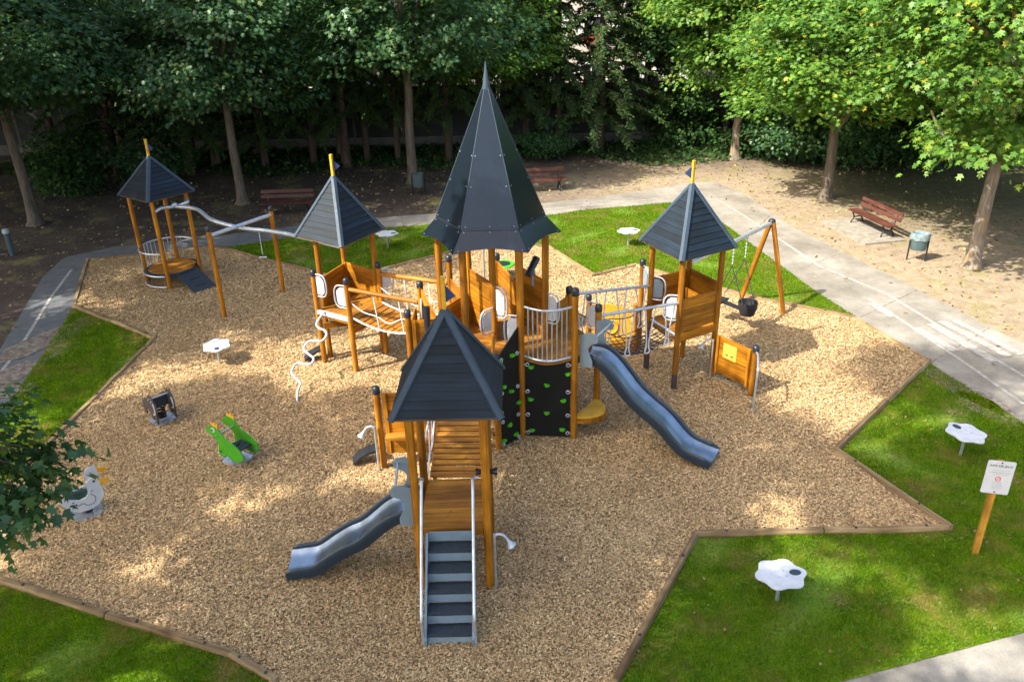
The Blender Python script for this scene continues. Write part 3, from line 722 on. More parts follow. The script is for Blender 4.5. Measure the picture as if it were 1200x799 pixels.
for p, z in ((pR5, 3.13), (pR6, 2.50), (pR7, 2.50), (pG, 2.02), (pS, 2.40), (pQ1, 2.50), (pQ4, 2.68), (pM, 2.68)): post(ct, p, 0, z, .062, cap=True)
board_floor(ct, [pA[:2], pB[:2], pE[:2], pF[:2], pBR[:2], pC[:2]], FL, (.35, .94), .13)
board_floor(ct, [pE[:2], pR5[:2], pR6[:2], pR7[:2], pF[:2]], FL - .004, (.8, -.6), .125)
board_floor(ct, [pC[:2], pBR[:2], pM[:2], pQ4[:2]], 1.55, (0, 1), .125)
board_floor(ct, [pA[:2], pC[:2], pQ4[:2], pQ1[:2]], 1.40, (.88, .47), .125)
board_floor(ct, [(-1.26, 12.84), (-.42, 12.84), (.02, 13.30), (-.84, 13.36)], FL - .02, (0, 1), .125)
# panels
plank_panel(ct, pA, pC, FL, 2.42, 5); plank_panel(ct, pC, HC, FL + .02, 2.92, 8); plank_panel(ct, pBR, pF, FL, 2.95, 8)
plank_panel(ct, pS + Vector((.06, 0, 0)), pA, 1.35, 2.22, 6); plank_panel(ct, pQ1, pA, 1.42, 2.42, 7, z0b=1.42, z1b=2.0)
plank_panel(ct, pQ4, pC, 1.45, 2.2, 5); plank_panel(ct, pS, (-2.0, 15.3), 1.35, 2.0, 5)
plank_panel(ct, pM, pBR, 1.6, 2.55, 6); plank_panel(ct, pB - Vector((.02, .02, 0)), pA, FL, 2.15, 3)
plank_panel(ct, pR7, (pF.x + .05, pF.y + .05), 1.75, 2.35, 4)
# climbing walls
def climb(a, b, z0, z1a, z1b, holds, brk=True):
    A = Vector((a.x, a.y, 0)); B = Vector((b.x, b.y, 0)); d = (B - A).normalized(); ln = (B - A).length; n = d.cross(Vector((0, 0, 1)))   # n faces out
    if n.y > 0: n = -n
    wl = MB().prism([(.07, z0), (ln - .07, z0), (ln - .07, z1b), (.07, z1a)], A, d, (0, 0, 1), .02).build("climbing_wall", M['wallblack'], ct)
    for u, v in holds:
        c = A + d * (ln * u) + Vector((0, 0, z0 + (z1a - z0) * v)) + n * .012
        mb = MB(); k = random.uniform(-.4, .4); ca, sa = math.cos(k), math.sin(k); ax = d * ca + Vector((0, 0, 1)) * sa; ay = Vector((0, 0, 1)) * ca - d * sa
        base = [(-.062, .022), (-.05, -.03), (-.015, -.048), (.03, -.045), (.06, -.01), (.06, .03), (0, .036)]
        o = len(mb.v); m = len(base)
        for x, y in base: mb.v.append(c + ax * x + ay * y)
        for x, y in base: mb.v.append(c + ax * x * .62 + ay * (y * .55 + .008) + n * .05)
        mb.face(list(range(m)), [(0, 0)] * m); mb.face([m + q for q in range(m)][::-1], [(0, 0)] * m)
        for q in range(m): mb.face([q, m + q, m + (q + 1) % m, (q + 1) % m], [(0, 0)] * 4)
        mb.build("climbing_hold", M['green'], wl)
    if brk:
        for u in (.07, ln - .07):
            for f in (.02, .31, .62, .97):
                c = A + d * (u + (.045 if u < .2 else -.045)) + Vector((0, 0, z0 + (z1a - z0) * f + (.04 if f < .1 else -.04))) + n * .016
                mb = MB(); pts = [c + d * .032 * math.cos(t) + Vector((0, 0, 1)) * .032 * math.sin(t) for t in [2 * math.pi * q / 10 for q in range(10)]]
                mb.tube(pts, .012, 6, closed=True); mb.box(c + (d * -.05 if u < .2 else d * .05), d, n, (0, 0, 1), .06, .016, .03); mb.build("fixing_ring", M['steel'], wl)
climb(pE, pR5, .08, FL - .03, FL - .03, [(.19, .91), (.88, .83), (.48, .68), (.17, .49), (.80, .48), (.48, .31), (.19, .07), (.78, .09)])
climb(pG, pE, .02, 2.0, 2.42, [(.12, .93), (.62, .95), (.55, .58), (.85, .42), (.1, .40), (.45, .22), (.2, .08), (.7, .08), (.25, .66)])
# bowed balcony railing between E and R5
d_ = (pR5 - pE); nn = Vector((d_.y, -d_.x, 0)).normalized(); arc = lambda t, z: pE + d_ * (.06 + .88 * t) + nn * (.20 * math.sin(math.pi * t)) + Vector((0, 0, z))
mb = MB()
mb.tube([arc(t / 14, 2.80) for t in range(15)], .023, 8)
rl = mb.build("balcony_railing", M['steel'], ct); MB().tube([arc(t / 14, 1.80) for t in range(15)], .023, 8).build("rail", M['steel'], rl)
for q in range(1, 10): MB().tube([arc(q / 10, 1.80), arc(q / 10, 2.80)], .014, 8).build("baluster", M['steel'], rl)
MB().prism([(p.x, p.y) for p in [pE + d_ * .05, pE + d_ * .95] + [arc(1 - t / 8, 0) for t in range(9)]], Vector((0, 0, FL - .02)), (1, 0, 0), (0, 1, 0), .02).build("balcony_floor", M['floorwood'], ct)
handhold(ct, HC - Vector((.0, .07, 0)), 2.2, (-.75, -.65)); handhold(ct, HC, 2.55, (.8, -.55), .62, .24); handhold(ct, pE, 2.30, (-.85, .3), .6, .24)
handhold(ct, pF, 2.4, (.7, -.5), .6, .24); handhold(ct, pR6, 2.25, (-.5, .6), .55, .24); handhold(ct, pBR, 2.40, (-.25, 1), .55, .30, 'brownhpl'); handhold(ct, pQ1, 1.95, (.1, -1), .45, .22)
# telescope on the back right panel, speaking tube, telescope at the left
mid = lerp(pBR, pF, .55)
tl = MB().tube([mid + Vector((-.10, -.16, 2.98)), mid + Vector((.08, .12, 3.22))], [.062, .075], 12).build("telescope", M['cap'], ct)
MB().lathe([(.055, 0), (.03, .28), (.02, .3)], mid + Vector((.02, -.02, 2.72))).build("telescope_stand", M['greyhpl'], tl)
sc_ = Vector((-1.62, 14.1, 0)); tl = MB().tube([sc_ + Vector((0, -.05, 2.05)), sc_ + Vector((0, .0, 2.52))], [.06, .07], 12).build("telescope", M['cap'], ct)
# fireman pole behind the tower
mb = MB(); mb.tube(smooth([(-.95, 16.6, 2.6), (-.8, 16.95, 2.95), (-.62, 17.2, 2.9), (-.6, 17.25, 2.6), (-.6, 17.25, 0)], 5), .022, 8); mb.build("sliding_pole", M['steel'], ct)
# spire roof
ZS, ZE, ZA = 4.27, 3.90, 6.50; RS, RE, RT_ = .985, 1.30, .055
ap = HC + Vector((0, 0, ZA))
core = MB(); core.lathe([(RS * .84, ZS - .12), (.03, ZA - .15)], HC, n=24)
rf = core.build("spire_roof", M['cap'], ct)
for k in range(6):
    a0, a1 = R(60 * k), R(60 * k + 60)
    c0 = lambda r, z, a: Vector((HC.x + r * math.cos(a), HC.y + r * math.sin(a), z))
    q = [c0(RS, ZS, a0), c0(RS, ZS, a1), c0(RT_, ZA, a1), c0(RT_, ZA, a0)]; n = (q[1] - q[0]).cross(q[3] - q[0]).normalized(); ctr = sum(q, Vector()) / 4
    q = [ctr + (p - ctr) * 1.0 + (lerp(q[0], q[1], .5) - lerp(q[0], q[1], .5)) for p in q]
    e = (q[1] - q[0]).normalized(); q = [q[0] + e * .008, q[1] - e * .008, q[2] - e * .004, q[3] + e * .004]
    mb = MB(); mb.v = [p + n * .012 for p in q] + [p - n * .004 for p in q]
    for f in ((0, 1, 2, 3), (7, 6, 5, 4), (0, 4, 5, 1), (1, 5, 6, 2), (2, 6, 7, 3), (3, 7, 4, 0)): mb.face(f, [(0, 0)] * 4)
    mb.build("spire_panel", M['spire'], rf)
    mb = MB(); up_ = lerp(q[3], q[2], .5)
    for sx in (.06, .5, .94):
        for t in (.012, .30, .52) if sx != .5 else (.012,):
            base_ = lerp(lerp(q[0], q[3], t), lerp(q[1], q[2], t), sx); mb.lathe([(.0105, 0), (.0105, .006), (.004, .009)], base_ + n * .012, n, 8)
    # skirt with a bowed lower edge
    s0, s1 = c0(RS + .012, ZS - .035, a0), c0(RS + .012, ZS - .035, a1); t0, t1 = c0(RE, ZE, a0), c0(RE, ZE, a1); e2 = (s1 - s0).normalized()
    nb_ = 10; low = []
    for i in range(nb_ + 1):
        t = i / nb_; low.append(lerp(lerp(t0, t1, t), lerp(s0, s1, t), .22 * (1 - (2 * t - 1) ** 2)))
    poly = [s1 - e2 * .004, s0 + e2 * .004] + low; n2 = (s1 - s0).cross(s0 - t0).normalized()
    if n2.z < 0: n2 = -n2
    m2 = MB(); o = len(poly); m2.v = [p + n2 * .006 for p in poly] + [p - n2 * .006 for p in poly]
    fr = list(range(o))
    m2.face(fr, [(0, 0)] * o); m2.face([o + i for i in fr][::-1], [(0, 0)] * o)
    for i in range(o): m2.face([i, o + i, o + (i + 1) % o, (i + 1) % o], [(0, 0)] * 4)
    m2.build("skirt_panel", M['spire'], rf)
    for t in (.06, .5, .94): mb.lathe([(.0105, 0), (.0105, .006), (.004, .009)], lerp(lerp(s0, s1, t), lerp(t0, t1, t), .08) + n2 * .006, n2, 8)
    for t in (.06, .94): mb.lathe([(.0105, 0), (.0105, .006), (.004, .009)], lerp(lerp(s0, s1, t), lerp(t0, t1, t), .86) + n2 * .006, n2, 8)
    bk_ = MB(); bk_.beam(lerp(q[0], s0, .5) - n * .03, lerp(q[1], s1, .5) - n * .03, .03, .09, n); bk_.build("seam_backing", M['cap'], rf)
    b_ = mb.build("panel_bolts", M['greyhpl'], rf); b_['kind'] = 'stuff'
    MB().tube([c0(RS + .006, ZS, a0), c0(RT_ + .008, ZA, a0)], .009, 6).build("seam_strip", M['ridge'], rf)
MB().tube([ap - Vector((0, 0, .06)), ap + Vector((0, 0, .0)), ap + Vector((0, 0, .43))], [.075, .07, .006], 10).build("spire_tip", M['ridge'], rf)
# slide on the right, curved seat beneath it
sdir = Vector((.856, -.517, 0)); sst = lerp(pR5, pR6, .5) + sdir * .02
slide(ct, sst, sdir, [(0, 1.70), (.28, 1.69), (.55, 1.52), (.95, 1.10), (1.25, .88), (1.6, .66), (2.0, .30), (2.3, .20), (2.6, .16)], .52)
d2 = (pR6 - pR5); n2 = Vector((d2.y, -d2.x, 0)).normalized(); poly = [(0, 0)] + [(d2.length * t / 10, -.42 * math.sin(math.pi * t / 10) ** .7) for t in range(1, 10)] + [(d2.length, 0)]
st = MB().prism(poly, pR5 + Vector((0, 0, .5)), d2.normalized(), -n2, .03).build("curved_seat", M['yellow'], ct)
mb = MB()
for i in range(len(poly) - 1):
    a = pR5 + d2.normalized() * poly[i][0] - n2 * poly[i][1]; b = pR5 + d2.normalized() * poly[i + 1][0] - n2 * poly[i + 1][1]
    mb.beam(a + Vector((0, 0, .43)), b + Vector((0, 0, .43)), .02, .10)
mb.build("seat_apron", M['wood'], st)
# shop counter panel at the front left with its own posts
pP1 = Vector((-2.42, 12.42, 0)); pP2 = Vector((-1.38, 12.42, 0))
post(ct, pP1, 0, 1.70, .062, cap=True); post(ct, pP2, 0, 1.62, .062)
plank_panel(ct, pP1 + Vector((.09, 0, 0)), pP2, .35, 1.60, 7)
MB().zbox((-1.88, 12.30, .78), .86, .24, .035).build("counter_shelf", M['floorwood'], ct)
def horn(parent, foot, z, dirv, pole=True):
    """pole with a bent speaking-tube trumpet"""
    f = Vector((foot[0], foot[1], 0)); d = Vector((dirv[0], dirv[1], 0)).normalized(); mb = MB()
    mb.tube([f, f + Vector((0, 0, z))], .02, 8)
    t = mb.build("speaking_tube", M['steel'], parent)
    pts = smooth([f + Vector((0, 0, z - .06)), f + Vector((0, 0, z)) + d * .05, f + d * .14 + Vector((0, 0, z - .02)), f + d * .2 + Vector((0, 0, z - .10)), f + d * .25 + Vector((0, 0, z - .19))], 4)
    m = len(pts); rs = [.019 + .055 * max(0, (i / (m - 1) - .68) / .32) ** 1.6 for i in range(m)]
    MB().tube(pts, rs, 10).build("trumpet", M['paintsteel'], t)
horn(ct, (-2.50, 12.32), .98, (-1, -.1))
def step_plate(parent, c, rz, name="rubber_step"):
    c = Vector((c[0], c[1], 0)); a = Vector((math.cos(rz), math.sin(rz), 0)); b = Vector((-a.y, a.x, 0)); mb = MB()
    out = [(-.28, .10), (-.16, .22), (.02, .30), (.2, .33), (.2, .29), (.03, .26), (-.13, .18), (-.24, .07)]
    mb.prism(out, c, a, (0, 0, 1), .26); s_ = mb.build(name, M['rubber'], parent)
    MB().tube([c + a * -.2, c + a * -.2 + Vector((0, 0, .12))], .02, 8).build("step_leg", M['steel'], s_)
step_plate(ct, (-2.75, 12.62), .25)

# ------------------------------------------------------------------ front tower with the stairs
FC = Vector((-.91, 9.77, 0)); FZ = 1.16
ft = thing("stair_tower", FC, "square play tower nearest the camera with metal stairs, slate-coloured boarded roof and a short slide", "play tower")
fp = {k: FC + Vector((sx * .50, sy * .53, 0)) for k, (sx, sy) in dict(fl=(-1, -1), fr=(1, -1), br=(1, 1), bl=(-1, 1)).items()}
for k in ('fl', 'fr', 'bl', 'br'): post(ft, fp[k], 0, 3.16, .062)
for k, off in (('fr', Vector((.0, .16, 0))), ('br', Vector((.02, -.2, 0)))): post(ft, fp[k] + off, 0, 3.1, .05)
board_floor(ft, [(fp['fl'].x + .04, fp['fl'].y - .02), (fp['fr'].x - .04, fp['fr'].y - .02), (fp['br'].x - .04, fp['br'].y + .1), (fp['bl'].x + .04, fp['bl'].y + .1)], FZ, (0, 1), .115)
square_roof(ft, FC + Vector((.02, .05, 0)), (1, -.01), (.01, 1), 1.46, 3.04, 4.30, 12, (.9, -.3))
plank_panel(ft, fp['br'] + Vector((.03, -.05, 0)), fp['fr'] + Vector((.03, .05, 0)), FZ - .1, FZ + .02, 1)
# stairs
X0, X1 = -1.27, -.62; YT, YB = 9.16, 8.13; n_r = 6; rise = FZ / n_r; run = (YT - YB) / 5.15
sw = MB()
sw.beam((X0, YT, FZ - .06), (X0, YB, .10), .03, .17); sw.beam((X0, YB - .02, 0), (X0, YB - .02, .16), .035, .05)
stc = sw.build("staircase", M['stair'], ft); sw = MB(); sw.beam((X1, YT, FZ - .06), (X1, YB, .10), .03, .17); sw.beam((X1, YB - .02, 0), (X1, YB - .02, .16), .035, .05); sw.build("stringer", M['stair'], stc)
for i in range(6):
    y = YT - run * i; zt = FZ - rise * i
    m2 = MB(); m2.beam((X0 + .016, y - .005, zt - rise / 2 - .004), (X1 - .016, y - .005, zt - rise / 2 - .004), .012, rise - .03); m2.build("riser", M['riser'], stc)
    if i < 5:
        m2 = MB(); zc = zt - rise; m2.box(((X0 + X1) / 2, y - run / 2 - .02, zc - .014), (1, 0, 0), (0, 1, 0), (0, 0, 1), X1 - X0 - .034, run + .02, .028)
        for k in range(26): m2.box((X0 + .035 + (X1 - X0 - .07) * k / 25, y - .03, zc + .006), (1, 0, 0), (0, 1, 0), (0, 0, 1), .008, .05, .012)
        m2.build("tread", M['tread'], stc)
for x in (X0 - .03, X1 + .03):
    pts = [(x, YB - .02, .0), (x, YB - .02, .45), (x, YB + .02, .62), (x, YT - .05, FZ + .72), (x, YT + .04, FZ + .80), (x, YT + .14, FZ + .78)]
    pts = [Vector(p) for p in pts]; dirx = .10 if x > -.9 else -.10
    pts += [Vector((x + dirx * .8, YT + .16, FZ + .78))]
    mb = MB(); mb.tube(smooth(pts, 4), .022, 8); mb.build("handrail", M['steel'], stc)
    mb = MB(); mb.beam((x, YB, .40), (x, YT, FZ + .42), .012, .08)
# slide to the left
slide(ft, (fp['fl'].x - .04, 9.83), (-1, -.06), [(0, 1.12), (.22, 1.11), (.5, .96), (.85, .66), (1.1, .54), (1.35, .38), (1.6, .21), (1.85, .17), (2.06, .15)], .54, .12)
horn(ft, (fp['fr'].x + .09, fp['fr'].y - .05), 1.05, (1, -.15))
bn = MB(); bn.tube([fp['fr'] + Vector((-.14, .10, 2.02)), fp['fr'] + Vector((-.03, .10, 2.02))], [.055, .03], 10); bn.tube([fp['fr'] + Vector((.04, .10, 2.02)), fp['fr'] + Vector((.16, .10, 2.02))], [.03, .06], 10)
bn.build("listening_tube", M['cap'], ft)

# ramp from the stair tower up to the spire tower
rp = thing("ramp_bridge", (-.9, 11.6, 0), "sloping bridge of spaced planks rising from the stair tower to the spire tower", "bridge")
r0 = Vector((-.89, 10.44, FZ)); r1 = Vector((-.80, 12.80, FL - .03)); dr = (r1 - r0); ln = dr.length; dn = dr.normalized(); sd_ = dn.cross(Vector((0, 0, 1))).normalized()
mb = MB()
for s_ in (-.38, .38): mb.beam(r0 + sd_ * s_ - Vector((0, 0, .075)), r1 + sd_ * s_ - Vector((0, 0, .075)), .045, .10)
mb.build("stringer", M['wood'], rp)
k = 0
while k * .125 < ln - .05:
    c = r0 + dn * (k * .125 + .055); MB().box(c + Vector((0, 0, random.uniform(-.003, .003))), sd_, dn, sd_.cross(dn), .90, .092, .034).build("plank", M['floorwood'], rp); k += 1
for s_ in (-.48, .48):
    mb = MB(); n_ = 7; top = [r0 + sd_ * s_ + Vector((0, 0, .62)) + dr * t / n_ for t in range(n_ + 1)]
    if s_ < 0:
        mb.tube(smooth([r0 + sd_ * s_ + dr * t / n_ + Vector((0, 0, .02 + (.10 if t % 2 else .0))) for t in range(n_ + 1)], 3), .014, 6); mb.build("side_rope", M['rope'], rp)
        m2 = MB(); m2.tube(smooth([r0 + sd_ * (s_ - .02) + dr * t / n_ + Vector((0, 0, .60 - .08 * math.sin(math.pi * t / n_))) for t in range(n_ + 1)], 3), .014, 6)
        for t in range(1, n_): m2.tube([r0 + sd_ * s_ + dr * t / n_ + Vector((0, 0, .05)), r0 + sd_ * s_ + dr * (t + .35) / n_ + Vector((0, 0, .56))], .011, 6)
        m2.build("rope_net", M['rope'], rp)
    else: mb.tube([r0 + sd_ * s_ + Vector((0, 0, .75)), r1 + sd_ * s_ + Vector((0, 0, .75))], .03, 8); mb.build("hand_rail", M['postwood'], rp)

# ------------------------------------------------------------------ left tower
LP1, LP2, LP4, LBk = Vector((-4.39, 16.78, 0)), Vector((-3.57, 16.27, 0)), Vector((-3.0, 17.18, 0)), Vector((-3.93, 18.0, 0)); LTL = Vector((-4.30, 17.02, 0)); LTR = Vector((-3.10, 17.36, 0)); LZ = 1.36
lt = thing("play_tower", (-3.75, 17.2, 0), "square play tower with boarded roof, twisted climbing pole and one sunlit roof side", "play tower")
for p in (LTL, LTR, LBk): post(lt, p, 0, 3.18, .062)
for p, z in ((LP1, 2.30), (LP2, 2.28), (LP4, 2.30)): post(lt, p, 0, z, .062, cap=True)
le1 = (LP2 - LP1).normalized(); le2 = (LP4 - LP2).normalized()
board_floor(lt, [LP1[:2], LP2[:2], LP4[:2], LBk[:2], (LTL.x, LTL.y)], LZ, tuple(le1[:2]), .13)
lrc = Vector((-3.80, 17.30, 0))
square_roof(lt, lrc, (.79, -.56), (.50, .865), 1.44, 3.03, 4.30, 11, (1, .1))
plank_panel(lt, LTL, LBk, LZ, 2.05, 5); plank_panel(lt, LBk, LTR, LZ, 2.08, 5)
mb = MB(); mb.beam(LP1 + Vector((0, -.03, LZ - .02)), LP2 + Vector((0, -.03, LZ - .02)), .06, .09); mb.build("edge_beam", M['white'], lt)
mb = MB(); mb.beam(LP1 + Vector((.1, -.02, .98)), LP4 + Vector((-.1, -.06, .98)), .05, .15); mb.beam(LP2 + Vector((.03, .05, 1.05)), LP4 + Vector((-.02, -.05, 1.05)), .05, .15); mb.build("support_beam", M['wood'], lt)
handhold(lt, LP1, 1.98, (.85, -.45), .52, .26); handhold(lt, LP2, 1.86, (-.9, .35), .52, .26); handhold(lt, LP4, 1.90, (.75, .2), .5, .24)
# twisted climbing pole
wp = [at(386, 366, 1.33), at(377, 370, 1.28)]
pix = [((385, 367), 1.33), ((374, 376), 1.17), ((371, 384), 1.06), ((380, 390), .98), ((382.5, 396), .92), ((377, 402), .85), ((364, 398), .80), ((356, 405), .70), ((357, 412), .60), ((366, 418), .52), ((367, 424), .44), ((360, 430), .38), ((345, 428), .33), ((341, 434), .25), ((343, 444), .18), ((349, 452), .1), ((349, 470), .0)]
b0 = lerp(LP1, LP2, .25); foot = at(348, 470); n_ = 9; pts = []
ax_ = (foot - Vector((b0.x, b0.y, 0))); axn = ax_.normalized(); sx_ = Vector((axn.y, -axn.x, 0))
sp_ = [(381, 365), (375, 372), (371, 380), (374, 384.5), (380, 387), (383, 392), (379, 398), (374, 400), (365.5, 399), (359.5, 402), (356, 409), (363, 416), (367.7, 420), (363, 427), (348, 425.7), (341.8, 435), (346, 442.6), (352, 448.5), (349, 458), (348, 470)]
for px, py in sp_:
    Y = b0.y - .06 + (foot.y - b0.y) * (py - 365) / 105.0
    d_ = ROT @ np.array([px - 600.0, -(py - 399.5), -F_PX]); t_ = Y / d_[1]; pts.append(Vector((t_ * d_[0], Y, CAM_H + t_ * d_[2])))
pts[-1].z = 0.0
mb = MB(); mb.tube(smooth(pts, 5), .026, 10); mb.build("twisted_pole", M['paintsteel'], lt)
step_plate(lt, (-4.62, 16.95), .3)

# rope bridge between left tower and spire tower
rb = thing("rope_bridge", (-2.5, 16.2, 0), "sagging plank bridge on white ropes with two round timber handrails", "bridge")
bd0, bd1 = lerp(LP2, LP4, .5), lerp(pQ1, pQ4, .5); bs0 = (LP4 - LP2).normalized()
nb_ = 13
def bridge_pt(t, s_, dz=0.0):
    a = lerp(LP2, pQ1, t); b = lerp(LP4, pQ4, t); p = lerp(a, b, s_); return Vector((p.x, p.y, LZ + .02 - .20 * 4 * t * (1 - t) + .02 * t + dz))
for q in range(nb_):
    t = (q + .5) / nb_; a, b = bridge_pt(t, .06), bridge_pt(t, .94); d = bridge_pt(min(1, t + .03), .5) - bridge_pt(t - .03, .5)
    MB().box((a + b) / 2, (b - a), d, (b - a).cross(d), (b - a).length, .118, .036).build("plank", M['floorwood'], rb)
for s_ in (.03, .97):
    mb = MB(); mb.tube([bridge_pt(t / 16, s_, .01) for t in range(17)], .02, 8)
    for q in range(1, nb_): mb.ball(bridge_pt(q / nb_, s_, .01), .028, 8)
    mb.build("bearing_rope", M['rope'], rb)
    a = (LP2 if s_ < .5 else LP4) + Vector((0, 0, 2.06)); b = (pQ1 if s_ < .5 else pQ4) + Vector((0, 0, 2.06)); dd = (b - a).normalized()
    mb = MB(); mb.tube([a + dd * .07, b - dd * .07], .05, 12); mb.build("hand_rail", M['postwood'], rb)
    mb = MB()
    for t in (.36, .70): mb.tube([lerp(a, b, t), bridge_pt(t + .03, s_)], .013, 6)
    mb.build("hanger_rope", M['rope'], rb)
    mb = MB(); mb.tube(smooth([bridge_pt(0, s_, .38), bridge_pt(.18, s_, .30), bridge_pt(.37, s_, .32), bridge_pt(.53, s_, .22), bridge_pt(.71, s_, .34), bridge_pt(.9, s_, .30), bridge_pt(1, s_, .42)], 4), .012, 6); mb.build("slack_rope", M['rope'], rb)

# ------------------------------------------------------------------ right tower
TL, TF, TR, TB = Vector((3.02, 16.10, 0)), Vector((3.46, 15.13, 0)), Vector((4.39, 15.67, 0)), Vector((3.94, 16.61, 0)); TZ = 1.28
rt = thing("play_tower", (3.7, 15.87, 0), "square play tower with boarded roof, plank walls and a game panel between path and spire", "play tower")
for p in (TL, TF, TR, TB):
    q_ = post(rt, p, 0, 3.2, .062)
    if p in (TL, TF): MB().tube([p + Vector((0, 0, .065)), p + Vector((0, 0, .40))], .0645, 12).build("dark_foot", M['brownhpl'], q_)
post(rt, (3.0, 17.1), 0, 2.25, .062, cap=True)
re1 = (TR - TF).normalized(); re2 = (TL - TF).normalized()
board_floor(rt, [TF[:2], TR[:2], TB[:2], TL[:2]], TZ, tuple(re2[:2]), .125)
square_roof(rt, (3.70, 15.88), re1, re2, 1.47, 3.06, 4.32, 11, (-1, .2))
plank_panel(rt, TL, TB, TZ + .2, 2.22, 5); plank_panel(rt, TB, TR, TZ, 2.25, 6); plank_panel(rt, TF, TR, TZ + .08, 2.10, 6)
plank_panel(rt, TF, TR, TZ - .12, TZ + .03, 1, battens=False)
mb = MB(); mb.tube([TL + Vector((.03, 0, TZ - .02)), TF + Vector((.03, 0, TZ - .02))], .035, 8); mb.build("edge_beam", M['steel'], rt)
handhold(rt, TL, 2.0, (.9, -.5), .52, .26, 'greyhpl'); handhold(rt, TF, 1.92, (-.95, .2), .55, .26); handhold(rt, (3.0, 17.1), 1.9, (.3, -1), .5, .24, 'greyhpl')
# game panel
GP = Vector((5.01, 14.75, 0)); post(rt, GP, 0, 1.17, .062, cap=True); g0 = TR + (GP - TR).normalized() * .09; g1 = GP - (GP - TR).normalized() * .08
gp = plank_panel(rt, g0, g1, .20, 1.08, 6)
gd = (g1 - g0).normalized(); gn = gd.cross(Vector((0, 0, 1)))
if gn.y > 0: gn = -gn
c = lerp(g0, g1, .40) + gn * .018; pl = MB(); pl.box(c + Vector((0, 0, .80)), gd, gn, (0, 0, 1), .36, .008, .34); pl.build("game_plate", M['sticker'], gp)
mb = MB()
for x0, z0, x1, z1 in ((-.14, .92, .14, .92), (-.14, .68, .14, .68), (-.14, .68, -.14, .92), (.14, .68, .14, .92), (0, .68, 0, .92), (-.14, .80, .14, .80)): mb.beam(c + gd * x0 + gn * .006 + Vector((0, 0, z0)), c + gd * x1 + gn * .006 + Vector((0, 0, z1)), .004, .008)
mb.build("engraved_lines", M['orange'], gp)
mb = MB()
for x, z in ((-.09, .70), (-.05, .705), (.05, .70), (.09, .71)): mb.ball(c + gd * x + gn * .008 + Vector((0, 0, z + .02)), .022, 8, (1, 1, .6))
mb.build("sliding_beads", M['ink'], gp)
pf = Vector((4.85, 14.02, 0))
mb = MB(); mb.tube(smooth([pf, pf + Vector((0, 0, .5)), pf + Vector((0, 0, .96)), pf + Vector((.02, .07, 1.05)), GP + Vector((-.01, -.2, 1.08)), GP + Vector((0, -.05, 1.08))], 5), .022, 8); mb.build("sliding_pole", M['steel'], rt)
horn(rt, (4.33, 15.53), 1.0, (-1, .05))
hb = plank_panel(rt, TB + Vector((-.05, -.12, 0)), lerp(TB, TR, .45) + Vector((-.05, -.12, 0)), TZ + .02, TZ + .55, 3)

# net bridge
nbg = thing("net_bridge", (2.4, 15.2, 0), "black rope net bridge under two grey steel handrails beside the big slide", "bridge")
A0, A1 = pR7 + Vector((0, 0, 2.36)), TL + Vector((0, 0, 2.04)); B0, B1 = pR6 + Vector((0, 0, 2.30)), TF + Vector((0, 0, 2.04))
for a, b in ((A0, A1), (B0, B1)):
    mb = MB(); mb.tube([a, b], .032, 10); mb.build("hand_rail", M['steel'], nbg)
def net_pt(t, s_, dz=0.0):
    a = lerp(A0, A1, t); b = lerp(B0, B1, t); p = lerp(a, b, s_); z = (FL - .1) * (1 - t) + (TZ - .02) * t - .28 * 4 * t * (1 - t) * (1 - .0 * s_) - .12 * 4 * s_ * (1 - s_)
    return Vector((p.x, p.y, z + dz))
mb = MB(); nu, nv = 15, 8
for i in range(nu + 1): mb.tube([net_pt(i / nu, .08 + .84 * j / 8) for j in range(9)], .010, 5)
for j in range(nv + 1): mb.tube([net_pt(i / 12, .08 + .84 * j / nv) for i in range(13)], .010, 5)
mb.build("floor_net", M['ropeblack'], nbg)
for s_, (a, b) in ((.04, (A0, A1)), (.96, (B0, B1))):
    n_ = 4
    mb = MB()
    for q in range(n_):
        t0, t1, t2 = q / n_ + .06, (q + .5) / n_, (q + 1) / n_ - .06
        mb.tube(smooth([lerp(a, b, t0), net_pt(t0 + .05, s_, .22), net_pt(t1 - .03, s_, .0), net_pt(t1 + .03, s_, .0), net_pt(t2 - .05, s_, .22), lerp(a, b, t2)], 4), .016, 6)
    mb.build("loop_rope", M['rope'], nbg)
    mb = MB(); mb.tube(smooth([net_pt(0, s_, .45), net_pt(.25, s_, .36), net_pt(.5, s_, .40), net_pt(.75, s_, .34), net_pt(1, s_, .42)], 4), .012, 6); mb.build("side_rope", M['ropeblack'], nbg)

# play house panel standing behind the net bridge
ph = thing("activity_hatch", (2.3, 17.1, 0), "low orange play panel with a round hatch standing behind the net bridge", "play panel")
post(ph, (1.80, 17.1), 0, 1.42, .06, cap=True); post(ph, (2.86, 16.95), 0, 1.25, .055)
MB().prism([(.05, .12), (.98, .12), (.98, .95), (.84, 1.16), (.40, 1.24), (.05, 1.24)], Vector((1.80, 17.1, 0)), (1, -.14, 0), (0, 0, 1), .03).build("panel_board", M['orange'], ph)
mb = MB(); mb.tube([Vector((2.3, 16.99, .68)) + Vector((.17 * math.cos(t), -.02 * math.cos(t), .17 * math.sin(t))) for t in [2 * math.pi * q / 18 for q in range(18)]], .014, 6, closed=True); mb.build("hatch_ring", M['yellow'], ph)

